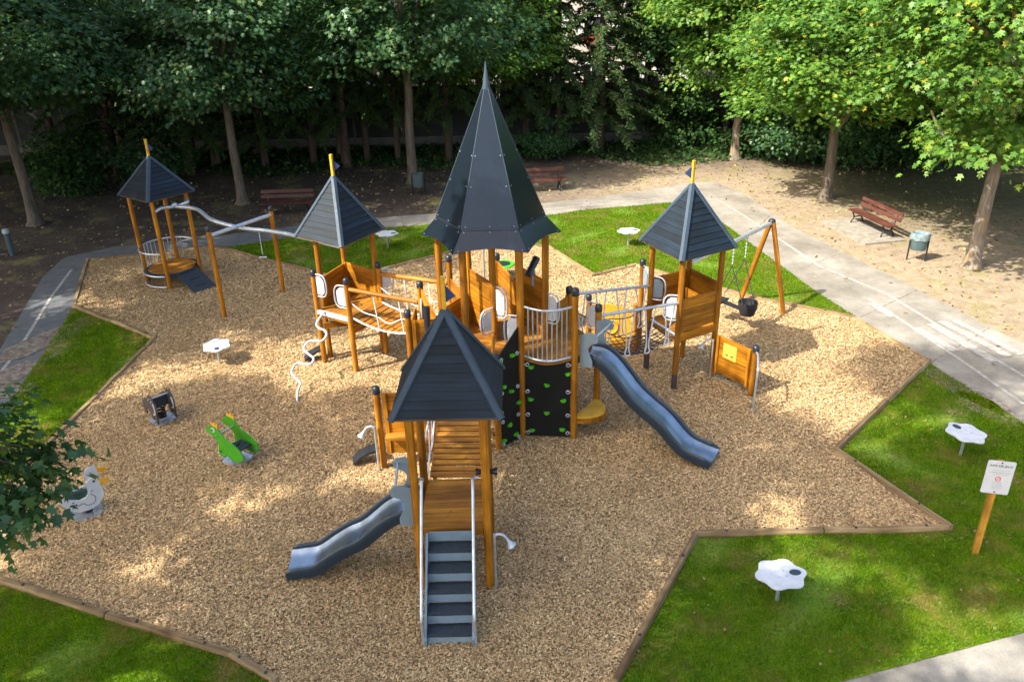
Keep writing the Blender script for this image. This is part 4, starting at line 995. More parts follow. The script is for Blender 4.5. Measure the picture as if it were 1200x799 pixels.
# ------------------------------------------------------------------ swing
sg = thing("basket_swing", (6.4, 19.2, 0), "swing with black parent and baby seat under a steel beam and wooden A-frame", "swing")
apx = Vector((6.61, 19.43, 2.32)); sb0 = TB + Vector((.03, .05, 2.33)); bd = (apx - sb0).normalized()
mb = MB(); mb.tube([sb0, apx], .048, 12); mb.build("beam", M['steel'], sg)
for f in ((7.04, 18.95), (6.17, 19.91)):
    f = Vector((f[0], f[1], 0)); tp = apx + (f - Vector((apx.x, apx.y, 0))) * .06 + Vector((0, 0, .02)); leg = MB().tube([f, tp], .062, 12).build("leg", M['postwood'], sg)
    MB().tube([f + Vector((0, 0, -.04)), f + (tp - f) * .03], .05, 8).build("post_shoe", M['steel'], leg)
MB().lathe([(.085, -.05), (.09, .05), (.07, .08), (.03, .09)], apx + Vector((.0, 0, .02)), n=12).build("post_cap", M['cap'], sg)
pr = Vector((bd.y, -bd.x, 0)).normalized()
sA = at(865.6, 286, 2.28); tA = (sA - sb0).dot(bd); hA = sb0 + bd * tA; hB = hA + bd * .62
seat_c = (hA + hB) / 2; seat_c = Vector((seat_c.x, seat_c.y, 0))
for h in (hA, hB):
    mb = MB(); mb.box(h - Vector((0, 0, .04)), bd, pr, (0, 0, 1), .06, .05, .12)
    for q in range(12): mb.ball(h - Vector((0, 0, .10 + .042 * q)), .020, 6, (1, .6, 1.3) if q % 2 else (.6, 1, 1.3))
    mb.build("chain", M['steel'], sg)
    j = h - Vector((0, 0, .62)); mb = MB()
    for s_ in (-1, 1): mb.tube([j, seat_c + pr * (s_ * .42 if s_ < 0 else .36) + (h - seat_c).dot(bd) * bd * .85 + Vector((0, 0, .78 if s_ > 0 else .70))], .012, 6)
    mb.build("hanger_rope", M['ropeblack'], sg)
bk = seat_c + pr * .36 + Vector((0, 0, .62))
mb = MB(); sec = []
for z, r_, sq in ((-.20, .10, 1), (-.18, .17, 1), (-.02, .225, 1), (.14, .24, 1), (.16, .235, 1), (.155, .205, 1), (.02, .185, 1), (-.12, .13, 1), (-.14, .02, 1)):
    sec.append((r_, z))
mb.lathe(sec, bk, n=16); st_ = mb.build("basket_seat", M['rubber'], sg)
mb = MB(); mb.beam(bk - pr * .18 + Vector((0, 0, -.08)), seat_c - pr * .30 + Vector((0, 0, .60)), .11, .06, (0, 0, 1)); mb.box(seat_c - pr * .42 + Vector((0, 0, .61)), pr, bd, (0, 0, 1), .30, .44, .045); mb.build("flat_seat", M['rubber'], sg)

# ------------------------------------------------------------------ far left tower with overhead track
la, lb, lc, ld = Vector((-10.77, 22.38, 0)), Vector((-9.86, 21.72, 0)), Vector((-10.14, 23.24, 0)), Vector((-9.23, 22.58, 0)); LLc = (la + lb + lc + ld) / 4
ll = thing("lookout_tower", LLc, "small far-left play tower with round railed deck, dark ramp and boarded roof in shade", "play tower")
for p in (la, lb, lc, ld): post(ll, p, 0, 2.78, .06)
square_roof(ll, LLc, (lb - la), (ld - lb), 1.45, 2.68, 3.72, 10, (1, .1))
mb = MB(); mb.lathe([(.74, .36), (.78, .38), (.78, .44), (.74, .455)], LLc, n=36); dk = mb.build("round_deck", M['plastic'], ll)
cp = [(LLc.x + .66 * math.cos(2 * math.pi * q / 28), LLc.y + .66 * math.sin(2 * math.pi * q / 28)) for q in range(28)]
board_floor(ll, [tuple(p) for p in cp], .475, (.81, -.59), .13)
ca = lambda deg, z, r=.80: Vector((LLc.x + r * math.cos(R(deg)), LLc.y + r * math.sin(R(deg)), z))
mb = MB()
mb.tube([ca(40 + 235 * q / 36, 1.10) for q in range(37)], .024, 8); mb.tube([ca(150 + 125 * q / 20, .42) for q in range(21)], .024, 8); mb.tube([ca(160 + 115 * q / 20, .10) for q in range(21)], .024, 8)
rl = mb.build("round_railing", M['steel'], ll)
for q in range(13): MB().tube([ca(85 + 9.2 * q, .44), ca(85 + 9.2 * q, 1.10)], .011, 6).build("baluster", M['steel'], rl)
dv = (lb + ld) / 2 - LLc; dv = dv.normalized(); pv = Vector((-dv.y, dv.x, 0)); r0 = LLc + dv * .66 + Vector((0, 0, .45)); r1 = LLc + dv * 1.5 + Vector((0, 0, .03))
rm = MB().box((r0 + r1) / 2, r1 - r0, pv, (r1 - r0).cross(pv), (r1 - r0).length, .72, .03).build("rubber_ramp", M['tread'], ll)
for t in (.42, .74): MB().box(lerp(r0, r1, t) + Vector((0, 0, .025)), pv, r1 - r0, (0, 0, 1), .34, .05, .03).build("foot_rail", M['plastic'], rm)

tk = thing("overhead_track", (-7, 20.4, 0), "bent silver overhead track on two free-standing posts beside the far-left tower", "overhead track")
tA, tB = Vector((-7.59, 19.52, 0)), Vector((-6.49, 21.31, 0))
post(tk, tA, 0, 2.52, .062, cap=True); post(tk, tB, 0, 2.50, .062, cap=True)
mb = MB(); mb.tube([tA + Vector((0, 0, 2.30)), tB + Vector((0, 0, 2.30))], .05, 10); mb.build("cross_beam", M['steel'], tk)
e0 = (lb + ld) / 2 + Vector((.10, .06, 2.34)); mab = (tA + tB) / 2
mb = MB(); mb.tube(smooth([e0, e0 + Vector((.7, -.25, -.03)), Vector((-8.0, 21.0, 2.27)), Vector((mab.x, mab.y, 2.21)), Vector((-6.3, 20.1, 2.22)), Vector((-5.5, 19.5, 2.28)), Vector((-4.7, 18.75, 2.36)), LBk + Vector((-.03, .05, 2.42))], 6), .055, 10); mb.build("track_rail", M['steel'], tk)
mb = MB(); mb.tube(smooth([lb + Vector((.02, .02, 2.32)), lb + Vector((.16, .2, 2.38)), e0, ld + Vector((.08, -.2, 2.40)), ld + Vector((.02, .0, 2.42))], 4), .05, 10); mb.ball(e0 + Vector((0, 0, .04)), .085, 10); mb.build("track_bracket", M['steel'], tk)
hp = Vector((-6.55, 20.22, 2.14)); mb = MB()
for q in range(16): mb.ball(hp - Vector((0, 0, .04 * q)), .014, 6, (1, .6, 1.3))
mb.tube([hp - Vector((.10, 0, .68)), hp - Vector((-.10, 0, .68))], .02, 8); mb.build("hand_hold_chain", M['steel'], tk)

# ================================================================== SMALL PLAY THINGS
def flower_table(loc, label, h=.50, r=.31, rz=0.0, tilt=(0, 0), lobes=6, first=None):
    loc = Vector((loc[0], loc[1], 0))
    t = thing("flower_table", loc, label, "play table", "white flower-shaped tables around the playground")
    MB().tube([loc, loc + Vector((0, 0, h - .01))], .028, 10).build("stem", M['steel'], t)
    n = 60; out = []
    for k in range(n):
        a = 2 * math.pi * k / n; f = r * (1 + .085 * math.cos(lobes * a)) * (1 if True else 1); out.append((f * math.cos(a) * 1.12, f * math.sin(a) * .98))
    ax = Vector((math.cos(rz), math.sin(rz), tilt[0])); ay = Vector((-math.sin(rz), math.cos(rz), tilt[1]))
    top = MB().prism(out, loc + Vector((0, 0, h)), ax, ay, .022).build("table_top", M['white'], t)
    zz = .0135; nz = ax.normalized().cross(ay.normalized()).normalized(); c = loc + Vector((0, 0, h)) + ax.normalized() * (r * .68) + nz * zz
    el = [(.085 * math.cos(2 * math.pi * k / 20), .060 * math.sin(2 * math.pi * k / 20)) for k in range(20)]
    MB().prism(el, c, ax, ay, .005).build("dark_inlay", M['ridge'], top)
    mb = MB()
    for a in (45, 135, 225, 315): mb.lathe([(.012, 0), (.012, .006)], loc + Vector((0, 0, h)) + ax.normalized() * .08 * math.cos(R(a)) + ay.normalized() * .08 * math.sin(R(a)) + nz * .011, n=8)
    mb.build("screw_heads", M['steel'], top)
    return t
flower_table(at(910, 704), "white flower-shaped table nearest the camera on the lower right lawn", rz=.1)
flower_table(at(1125, 534), "white flower-shaped table on the right lawn behind the notice board", rz=1.9)
flower_table(at(736, 288), "white flower-shaped table on the back lawn beside the right tower roof", rz=.1)
flower_table(at(455, 291), "white flower-shaped table on the back lawn right of the left tower", rz=.0)
flower_table(at(258, 427), "white flower-shaped table standing in the wood chips on the left", rz=-1.2)
flower_table(at(661, 381), "white flower-shaped table in the chips behind the balcony, half hidden by posts", rz=2.6, r=.36)
gl = at(590, 325); t = thing("bouncing_disc", gl, "small round bouncer with green rim and dark centre seen under the spire roof", "bouncer")
MB().tube([gl, gl + Vector((0, 0, .36))], .05, 10).build("stem", M['steel'], t)
MB().lathe([(.20, 0), (.32, .01), (.34, .04), (.32, .07), (.22, .07)], gl + Vector((0, 0, .36)), n=24).build("rim", M['green'], t)
MB().lathe([(.22, 0), (.22, .012)], gl + Vector((0, 0, .425)), n=20).build("mat", M['plastic'], t)

def rider(loc, name, label, face, panel, matl, extras):
    """spring rider: base plate, spring, two shaped side panels, seat, bars"""
    loc = Vector((loc[0], loc[1], 0)); f = Vector((face[0], face[1], 0)).normalized(); s_ = Vector((-f.y, f.x, 0)); u = Vector((0, 0, 1))
    t = thing(name, loc, label, "spring rider", "spring riders in the wood chips")
    MB().prism([(-.17, -.22), (.17, -.22), (.23, -.12), (.23, .12), (.17, .22), (-.17, .22), (-.23, .12), (-.23, -.12)], loc + Vector((0, 0, .045)), f, s_, .03).build("base_plate", M['steel'], t)
    sp = MB(); sp.tube([loc + Vector((.085 * math.cos(k * .5), .085 * math.sin(k * .5), .06 + .34 * k / 63)) for k in range(64)], .016, 6)
    sp.lathe([(.06, 0), (.06, .10)], loc + Vector((0, 0, .06)), n=10); sp.build("spring", M['iron'], t)
    for sg_ in (-1, 1):
        p = MB().prism(panel, loc + s_ * sg_ * .19 + u * .40, f, u, .022).build("side_shape", M[matl], t)
        extras(p, loc + s_ * sg_ * .19 + u * .40, f, s_ * sg_, u)
    return t, loc, f, s_, u
frog = [(-.40, -.16), (-.24, -.24), (-.06, -.22), (.02, -.16), (.08, -.24), (.24, -.22), (.23, -.10), (.20, .02), (.24, .12), (.34, .18), (.47, .21), (.50, .27), (.40, .36), (.28, .41), (.17, .39), (.08, .30), (-.01, .20), (-.14, .17), (-.28, .11), (-.40, .02), (-.44, -.08)]
def frog_x(p, o, f, out, u):
    MB().lathe([(.05, 0), (.05, .012)], o + f * .27 + u * .315 + out * .012, out, 14).build("eye", M['white'], p); MB().lathe([(.024, 0), (.024, .006)], o + f * .28 + u * .315 + out * .024, out, 12).build("pupil", M['ink'], p)
    MB().prism([(-.08, 0), (.08, 0), (.10, .12), (.04, .07), (0, .14), (-.04, .07), (-.10, .12)], o + f * .22 + u * .36, f, u, .02).build("crown_piece", M['orange'], p)
    MB().tube([o + f * x + u * z + out * .013 for x, z in ((-.30, .0), (-.18, .05), (-.06, .02), (.0, -.06), (-.06, -.13))], .004, 5).build("engraved_line", M['green'], p)
    MB().lathe([(.02, 0), (.02, .01)], o + f * .17 - u * .12 + out * .012, out, 10).build("toe", M['ink'], p)
t, o_, f_, s_, u_ = rider(at(279, 540), "frog_spring_rider", "bright green frog spring rider with small orange crowns", (-.85, .53), frog, 'frog', frog_x)
MB().box(o_ + u_ * .37 - f_ * .12, f_, s_, u_, .30, .32, .03).build("seat", M['plastic'], t)
MB().tube([o_ + u_ * .62 + f_ * .20 - s_ * .24, o_ + u_ * .62 + f_ * .20 + s_ * .24], .015, 8).build("hand_bar", M['steel'], t); MB().tube([o_ + u_ * .20 + f_ * .1 - s_ * .26, o_ + u_ * .20 + f_ * .1 + s_ * .26], .015, 8).build("foot_bar", M['steel'], t)
duck = [(-.34, .06), (-.40, .20), (-.30, .17), (-.20, .09), (-.06, .03), (.05, .06), (.10, .14), (.09, .24), (.11, .33), (.18, .39), (.27, .38), (.32, .31), (.30, .23), (.32, .12), (.30, -.02), (.20, -.14), (.05, -.20), (-.12, -.19), (-.25, -.10)]
def duck_x(p, o, f, out, u):
    MB().prism([(.30, .34), (.43, .31), (.46, .26), (.40, .22), (.30, .24)], o, f, u, .024).build("beak", M['orange'], p)
    MB().lathe([(.02, 0), (.02, .008)], o + f * .22 + u * .32 + out * .011, out, 12).build("eye", M['ink'], p)
    MB().tube(smooth([o + f * x + u * z + out * .013 for x, z in ((-.16, -.01), (-.10, -.06), (-.02, -.04), (.04, -.10), (.14, -.08), (.18, .02), (.12, .10))], 4), .005, 5).build("wing_line", M['ink'], p)
    mb = MB()
    for x, z in ((-.16, .02), (-.12, -.03), (-.20, -.02)): mb.lathe([(.013, 0), (.013, .006)], o + f * x + u * z + out * .011, out, 8)
    mb.build("spots", M['ink'], p)
t, o_, f_, s_, u_ = rider(at(104, 602), "duck_spring_rider", "pale grey duck spring rider with orange beak beside the overhanging leaves", (.86, .5), duck, 'duck', duck_x)
MB().box(o_ + u_ * .40 - f_ * .08, f_, s_, u_, .30, .32, .03).build("seat", M['plastic'], t)
MB().tube([o_ + u_ * .56 + f_ * .14 - s_ * .24, o_ + u_ * .56 + f_ * .14 + s_ * .24], .015, 8).build("hand_bar", M['steel'], t); MB().tube([o_ + u_ * .18 + f_ * .1 - s_ * .26, o_ + u_ * .18 + f_ * .1 + s_ * .26], .015, 8).build("foot_bar", M['steel'], t)
mam = [(-.30, -.20), (-.20, -.22), (-.19, -.10), (-.08, -.06), (.02, -.10), (.04, -.24), (.13, -.24), (.14, -.12), (.20, -.16), (.22, -.30), (.28, -.29), (.30, -.05), (.32, .12), (.26, .26), (.16, .33), (.11, .27), (.06, .31), (-.02, .20), (-.14, .17), (-.27, .10), (-.33, -.02)]
def mam_x(p, o, f, out, u):
    MB().tube(smooth([o + f * x + u * z - out * .013 for x, z in ((.24, .18), (.29, .06), (.25, -.06), (.18, -.08))], 4), .016, 6).build("tusk", M['white'], p)
    MB().tube(smooth([o + f * x + u * z + out * .013 for x, z in ((.24, .18), (.29, .06), (.25, -.06), (.18, -.08))], 4), .016, 6).build("tusk", M['white'], p)
    MB().lathe([(.018, 0), (.018, .008)], o + f * .17 + u * .2 + out * .011, out, 10).build("eye", M['white'], p)
t, o_, f_, s_, u_ = rider(at(191, 493), "dark_spring_rider", "dark brown shaggy animal spring rider with white tusk marks", (.72, -.70), mam, 'brownhpl', mam_x)
MB().box(o_ + u_ * .42 - f_ * .08, f_, s_, u_, .30, .32, .03).build("seat", M['plastic'], t); MB().box(o_ + u_ * .50 + f_ * .10, f_, s_, u_, .03, .32, .22).build("chest_board", M['plastic'], t)
MB().tube([o_ + u_ * .64 + f_ * .12 - s_ * .24, o_ + u_ * .64 + f_ * .12 + s_ * .24], .015, 8).build("hand_bar", M['steel'], t); MB().tube([o_ + u_ * .14 + f_ * .18 - s_ * .26, o_ + u_ * .14 + f_ * .18 + s_ * .26], .015, 8).build("foot_bar", M['steel'], t)

# ------------------------------------------------------------------ notice board
sl = at(1142, 648); sgn = thing("notice_board", sl, "white rules notice on a square yellow timber post at the lawn's right edge", "sign")
MB().zbox(sl + Vector((0, 0, .84)), .085, .085, 1.74, -.35).build("post", M['signpost'], sgn)
sf = Vector((-.25, -.97, 0)).normalized(); sx = Vector((-sf.y, sf.x, 0)); up = (Vector((0, 0, 1)) * .97 - sf * -.06).normalized()
sc0 = sl + Vector((0, 0, 1.46)) + sf * .058
rc = [(-.185, -.27), (-.17, -.285), (.17, -.285), (.185, -.27), (.185, .27), (.17, .285), (-.17, .285), (-.185, .27)]
bd_ = MB().prism(rc, sc0, sx, (0, 0, 1), .008).build("sign_sheet", M['signwhite'], sgn)
def text(body, size, loc, parent, matl, name="lettering"):
    cu = bpy.data.curves.new(name, 'FONT'); cu.body = body; cu.size = size; cu.align_x = 'CENTER'; cu.align_y = 'CENTER'; cu.extrude = .0006; cu.materials.append(matl)
    tmp = bpy.data.objects.new(name, cu); me = bpy.data.meshes.new_from_object(tmp); bpy.data.objects.remove(tmp)
    o = bpy.data.objects.new(name, me); COL.objects.link(o); o.parent = parent; o['kind'] = 'stuff'
    if not me.materials: me.materials.append(matl)
    rot = Matrix((sx, Vector((0, 0, 1)), sf)).transposed().to_4x4()
    o.matrix_local = Matrix.Translation(Vector(loc) - Vector(parent['_o'])) @ rot; return o
g = sf * .0065
text("AIRE DE JEUX", .052, sc0 + g + Vector((0, 0, .20)), bd_, M['ink']); 
# the small print is too small to read in the photograph: fine broken rows
mb = MB(); rp_ = random.Random(3)
for z, hw, hh in ((.125, .10, .004), (.085, .135, .008), (.055, .09, .004), (-.085, .06, .006), (-.12, .07, .004), (-.145, .06, .004), (-.17, .065, .004), (-.195, .05, .004)):
    x = -hw
    while x < hw:
        w2 = rp_.uniform(.012, .035); mb.box(sc0 + g + sx * (x + w2 / 2) + Vector((0, 0, z)), sx, sf, (0, 0, 1), w2, .001, hh); x += w2 + .008
sp_o = mb.build("small_print", M['smallprint'], bd_); sp_o['kind'] = 'stuff'
mb = MB(); cc = sc0 + g + Vector((0, 0, -.02)); mb.tube([cc + sx * .036 * math.cos(t) + Vector((0, 0, .036 * math.sin(t))) for t in [2 * math.pi * q / 20 for q in range(20)]], .005, 5, closed=True); mb.tube([cc + sx * .025 + Vector((0, 0, .025)), cc - sx * .025 - Vector((0, 0, .025))], .004, 5); mb.build("prohibition_ring", M['red'], bd_)
mb = MB()
for z in (-.255, .255): mb.lathe([(.012, 0), (.012, .008)], sc0 + sf * .004 + Vector((0, 0, z)), sf, 8)
mb.build("screw_heads", M['ink'], bd_)

# ------------------------------------------------------------------ benches, bins, bollard
def bench(loc, face, label, ln=2.0, first=[None]):
    loc = Vector((loc[0], loc[1], 0)); f = Vector((face[0], face[1], 0)).normalized(); s_ = Vector((-f.y, f.x, 0)); u = Vector((0, 0, 1))
    t = thing("park_bench", loc, label, "bench", "slatted park benches along the path")
    for x, z in ((.14, .45), (0, .455), (-.14, .45)): MB().box(loc + f * x + u * z, s_, f, u, ln, .115, .04).build("seat_slat", M['bench'], t)
    for x, z in ((-.26, .63), (-.31, .80)): MB().box(loc + f * x + u * z, s_, u + f * -.25, f, ln, .12, .035).build("back_slat", M['bench'], t)
    for sg_ in (-1, 1):
        c = loc + s_ * sg_ * (ln / 2 - .25); mb = MB()
        mb.tube(smooth([c + f * .20, c + f * .17 + u * .12, c + f * .10 + u * .25, c + f * .17 + u * .42], 4), .026, 8); mb.tube(smooth([c - f * .30, c - f * .24 + u * .15, c - f * .16 + u * .28, c - f * .20 + u * .42, c - f * .29 + u * .64, c - f * .335 + u * .86], 4), .026, 8)
        mb.beam(c + f * .19 + u * .415, c - f * .20 + u * .415, .05, .03); mb.beam(c + f * .10 + u * .25, c - f * .17 + u * .27, .03, .03); mb.build("leg", M['iron'], t)
    return t
bl = (at(994, 245, .45) + at(1041, 267, .45)) / 2; bdir = (at(1041, 267, .45) - at(994, 245, .45)).normalized(); bf = Vector((bdir.y, -bdir.x, 0)); bf = bf if bf.x < 0 else -bf
bc = Vector((bl.x, bl.y, 0)) - bf * .18
bench(bc, bf, "sunlit red-brown bench on a concrete slab beside the right path", 2.15)
bench((at(338, 251)), (.03, -1), "shaded brown bench under the trees behind the left tower", 1.95)
bench((at(634, 224)), (.15, -1), "brown bench behind the path at the right of the spire", 2.0)
sb = sheet("bench_slab", [(0, 0), (1, 0), (1, 1)], 0, M['concrete']); bpy.data.objects.remove(sb)
sd2 = bdir; mb = MB(); mb.box(bc + bf * .32 + Vector((0, 0, .02)), sd2, bf, (0, 0, 1), 2.55, 1.45, .07); structure(mb.build("concrete_slab", M['concrete']))
def litter_bin(loc, face, label, bag):
    loc = Vector((loc[0], loc[1], 0)); f = Vector((face[0], face[1], 0)).normalized(); s_ = Vector((-f.y, f.x, 0)); u = Vector((0, 0, 1))
    t = thing("litter_bin", loc, label, "litter bin", "litter bins by the path")
    mb = MB(); n = 20; o = 0; rows = ((.19, .34), (.205, .50), (.22, .84), (.205, .845), (.19, .50), (.17, .36))
    for r_, z in rows:
        for k in range(n): a = 2 * math.pi * k / n; mb.v.append(loc + f * (r_ * .85 * math.cos(a)) + s_ * (r_ * 1.12 * math.sin(a)) + u * z)
    for i in range(len(rows) - 1):
        for k in range(n): mb.face([i * n + k, i * n + (k + 1) % n, (i + 1) * n + (k + 1) % n, (i + 1) * n + k], [(0, 0)] * 4, True)
    mb.face([k for k in range(n)][::-1], [(0, 0)] * n); mb.face([(len(rows) - 1) * n + k for k in range(n)], [(0, 0)] * n)
    mb.build("body", M['bin'], t)
    for sg_ in (-1, 1): MB().tube([loc + s_ * sg_ * .25 , loc + s_ * sg_ * .25 + u * .80], .024, 8).build("leg", M['iron'], t)
    if bag:
        mb = MB(); rows = ((.235, .66), (.245, .76), (.235, .86), (.20, .85), (.17, .70))
        for r_, z in rows:
            for k in range(n): a = 2 * math.pi * k / n; j = random.uniform(-.008, .012); mb.v.append(loc + f * ((r_ + j) * .85 * math.cos(a)) + s_ * ((r_ + j) * 1.12 * math.sin(a)) + u * (z + (random.uniform(-.05, .02) if r_ == .235 and z < .7 else 0)))
        for i in range(len(rows) - 1):
            for k in range(n): mb.face([i * n + k, i * n + (k + 1) % n, (i + 1) * n + (k + 1) % n, (i + 1) * n + k], [(0, 0)] * 4, True)
        mb.build("bin_bag", M['bag'], t)
    return t
litter_bin(at(1073, 305), (-.35, -.94), "sunlit litter bin with pale bag on the bare earth by the right bench", True)
litter_bin(at(491, 228), (-.05, -1), "dark shaded litter bin in front of the big tree trunk behind the spire", False)
bl_ = at(15, 299); t = thing("path_light", bl_, "dark bollard with a pale top in the shade at the far left", "bollard")
MB().lathe([(.09, 0), (.09, .74), (.07, .75)], bl_, n=12).build("column", M['bin'], t); MB().lathe([(.10, .75), (.11, .80), (.10, .88), (.03, .91)], bl_, n=12).build("cap", M['paintsteel'], t)

# ================================================================== FENCE, HOUSE BEHIND
FY0, FY1 = 41.0, 40.2
fe = thing("boundary_fence", (0, 40.6, 0), "dark solid panel fence on a concrete plinth behind the trees", "fence")
xs = [-34 + 2.4 * i for i in range(26)]
for i, x in enumerate(xs):
    y = FY0 + (FY1 - FY0) * i / 25
    MB().zbox((x, y, 1.6), .12, .12, 3.2).build("fence_post", M['plinth'], fe)
    if i < 25:
        y2 = FY0 + (FY1 - FY0) * (i + 1) / 25
        MB().zbox((x + 1.2, (y + y2) / 2, .24), 2.26, .08, .48).build("concrete_plinth", M['plinth'], fe)
        MB().zbox((x + 1.2, (y + y2) / 2, 1.72), 2.26, .05, 2.44).build("fence_panel", M['fence'], fe)
def house(loc, w_, d_, h, label, nx, flowers):
    loc = Vector((loc[0], loc[1], 0)); t = thing("house", loc, label, "house")
    MB().zbox(loc + Vector((0, d_ / 2, h / 2)), w_, d_, h).build("wall", M['render'], t)
    mb = MB(); e = .4; o = [loc + Vector((x, y, z)) for x, y, z in ((-w_ / 2 - e, -e, h), (w_ / 2 + e, -e, h), (w_ / 2 + e, d_ + e, h), (-w_ / 2 - e, d_ + e, h), (-w_ / 2 - e, d_ / 2, h + 2.6), (w_ / 2 + e, d_ / 2, h + 2.6))]
    mb.v = o; [mb.face(q, [(0, 0)] * len(q)) for q in ((0, 1, 5, 4), (2, 3, 4, 5), (0, 4, 3), (1, 2, 5), (3, 2, 1, 0))]; mb.build("roof", M['tiles'], t)
    for fl in range(int(h // 2.8)):
        for k in range(nx):
            x = -w_ / 2 + w_ * (k + .5) / nx; c = loc + Vector((x, 0, 1.55 + fl * 2.8)); fr = MB()
            for a, b, sx_, sz_ in ((-.55, 0, .10, 1.5), (.55, 0, .10, 1.5), (0, .70, 1.2, .1), (0, -.70, 1.2, .1), (0, 0, .06, 1.3)): fr.zbox(c + Vector((a, -.05, b)), sx_, .10, sz_)
            wn = fr.build("window", M['shutter'], t); MB().zbox(c + Vector((0, -.02, 0)), 1.0, .03, 1.3).build("pane", M['glass'], wn)
            for sg_ in (-1, 1): MB().zbox(c + Vector((sg_ * .88, -.04, 0)), .5, .06, 1.5).build("shutter", M['shutter'], wn)
            if flowers and k % 2 == 0:
                bx = MB().zbox(c + Vector((0, -.25, -.82)), 1.1, .26, .22).build("flower_box", M['tiles'], wn); mb = MB()
                for q in range(34): mb.ball(c + Vector((random.uniform(-.6, .6), -.28 + random.uniform(-.16, .16), -.66 + random.uniform(-.1, .22))), random.uniform(.07, .13), 6)
                f_ = mb.build("flowers", M['flower'], wn); f_['kind'] = 'stuff'
house((5.5, 54, 0), 13, 8, 8.4, "pale house with red window flowers glimpsed through the trees behind the spire", 5, True)
house((-19, 58, 0), 12, 8, 6.0, "pale house glimpsed through dark foliage at the upper left", 4, False)

# ================================================================== VEGETATION
LEAF = np.array([(0, 0), (.22, -.46), (.42, -.20), (.74, -.42), (.70, -.12), (1.04, 0), (.70, .12), (.74, .42), (.42, .20), (.22, .46)])
def leaves(cent, out, size, droop, r_):
    """maple leaves at cent (n,3), tips pointing along 'out' with droop"""
    n = len(cent)
    u = out + r_.normal(0, .45, (n, 3)); u[:, 2] -= droop; u /= np.linalg.norm(u, axis=1)[:, None]
    up = np.stack([np.zeros(n), np.zeros(n), np.ones(n)], 1) + out * .55 + r_.normal(0, .38, (n, 3))
    v = np.cross(up, u); v /= np.linalg.norm(v, axis=1)[:, None]; nn = np.cross(u, v)
    s = size * r_.uniform(.7, 1.25, n)
    uv = LEAF; fold = -np.abs(uv[:, 1]) * .35 - uv[:, 0] ** 2 * .12
    vs = cent[:, None, :] + s[:, None, None] * (uv[None, :, 0:1] * u[:, None, :] + uv[None, :, 1:2] * v[:, None, :] + fold[None, :, None] * nn[:, None, :])
    return vs.reshape(-1, 3)
def crown_mesh(name, seed, lobes, clusters, per, size, material, rx=3.6, rz=4.0, lobe_r=(1.1, 1.9)):
    r_ = np.random.default_rng(seed); C_ = []; O_ = []
    k = 0
    cents = []
    dmin = .24 * rx
    while len(cents) < lobes:
        dmin *= .995
        p = r_.normal(0, 1, 3); p /= np.linalg.norm(p); f = r_.uniform(.45, 1.0) ** .6; c = p * np.array([rx, rx, rz]) * f * .78
        if all(np.linalg.norm(c - q) > dmin for q in cents): cents.append(c)
    for c in cents:
        lr = r_.uniform(*lobe_r)
        d = r_.normal(0, 1, (clusters, 3)); d[:, 2] = np.where(d[:, 2] < -.35, -d[:, 2] * .6, d[:, 2]); d /= np.linalg.norm(d, axis=1)[:, None]
        rad = lr * r_.uniform(.62, 1.05, clusters) * np.array(1.0)
        p = c + d * rad[:, None] * np.array([1.15, 1.15, .72])
        co = p / np.array([rx, rx, rz]); co /= (np.linalg.norm(co, axis=1)[:, None] + 1e-6)
        o = d * .6 + co * .5; o[:, 2] *= .5
        for q in range(per):
            C_.append(p + r_.normal(0, 1, (clusters, 3)) * np.array([.20, .20, .10]) * (1 + size)); O_.append(o)
    cent = np.concatenate(C_); out = np.concatenate(O_); out /= (np.linalg.norm(out, axis=1)[:, None] + 1e-6)
    return fastmesh(name, leaves(cent, out, size, .55, r_), 10, material), cents
def limb(mb, p0, p1, r0, r1, sag, rr, n=7):
    pts = []; m = 5; a = Vector(p0); b = Vector(p1); side = Vector((rr.uniform(-1, 1), rr.uniform(-1, 1), 0)) * .12 * (b - a).length
    for i in range(m + 1):
        t = i / m; pts.append(a.lerp(b, t) + side * math.sin(math.pi * t) + Vector((0, 0, sag * math.sin(math.pi * t))))
    mb.tube(pts, [r0 + (r1 - r0) * i / m for i in range(m + 1)], n, caps=False)
def maple_parts(seed, leafmat_, lobes=26, clusters=44, per=13, size=.17, rx=3.6, rz=4.0, cz=7.2, tr=.20, barkm='bark', lobe_r=(1.1, 1.9)):
    cm, cents = crown_mesh("crown", seed, lobes, clusters, per, size, leafmat_, rx, rz, lobe_r)
    rr = random.Random(seed); mb = MB()
    hgt = cz + rz * .5; sway = [(rr.uniform(-.16, .16), rr.uniform(-.16, .16)) for _ in range(9)]
    tp = [Vector((sway[i][0] * i / 5 if i else 0, sway[i][1] * i / 5 if i else 0, hgt * i / 8)) for i in range(9)]
    base_ = [tp[0], tp[0].lerp(tp[1], .10), tp[0].lerp(tp[1], .28), tp[0].lerp(tp[1], .55)]
    mb.tube(base_ + tp[1:], [tr * 1.75, tr * 1.32, tr * 1.1, tr * 1.0] + [tr * (1 - .085 * i) for i in range(1, 9)], 12)
    for c in cents[:14]:
        z0 = min(max(cz - rz * .75 + rr.uniform(0, 2.2), 2.2), cz + c[2] - .2 if cz + c[2] > 3 else 2.4); i = min(7, max(0, int(z0 / hgt * 8))); st = tp[i].lerp(tp[i + 1], z0 / hgt * 8 - i)
        limb(mb, st, (c[0] * .92, c[1] * .92, cz + c[2]), tr * .42, .03, .25, rr)
    return cm, mb.mesh("trunk", M[barkm]), cz
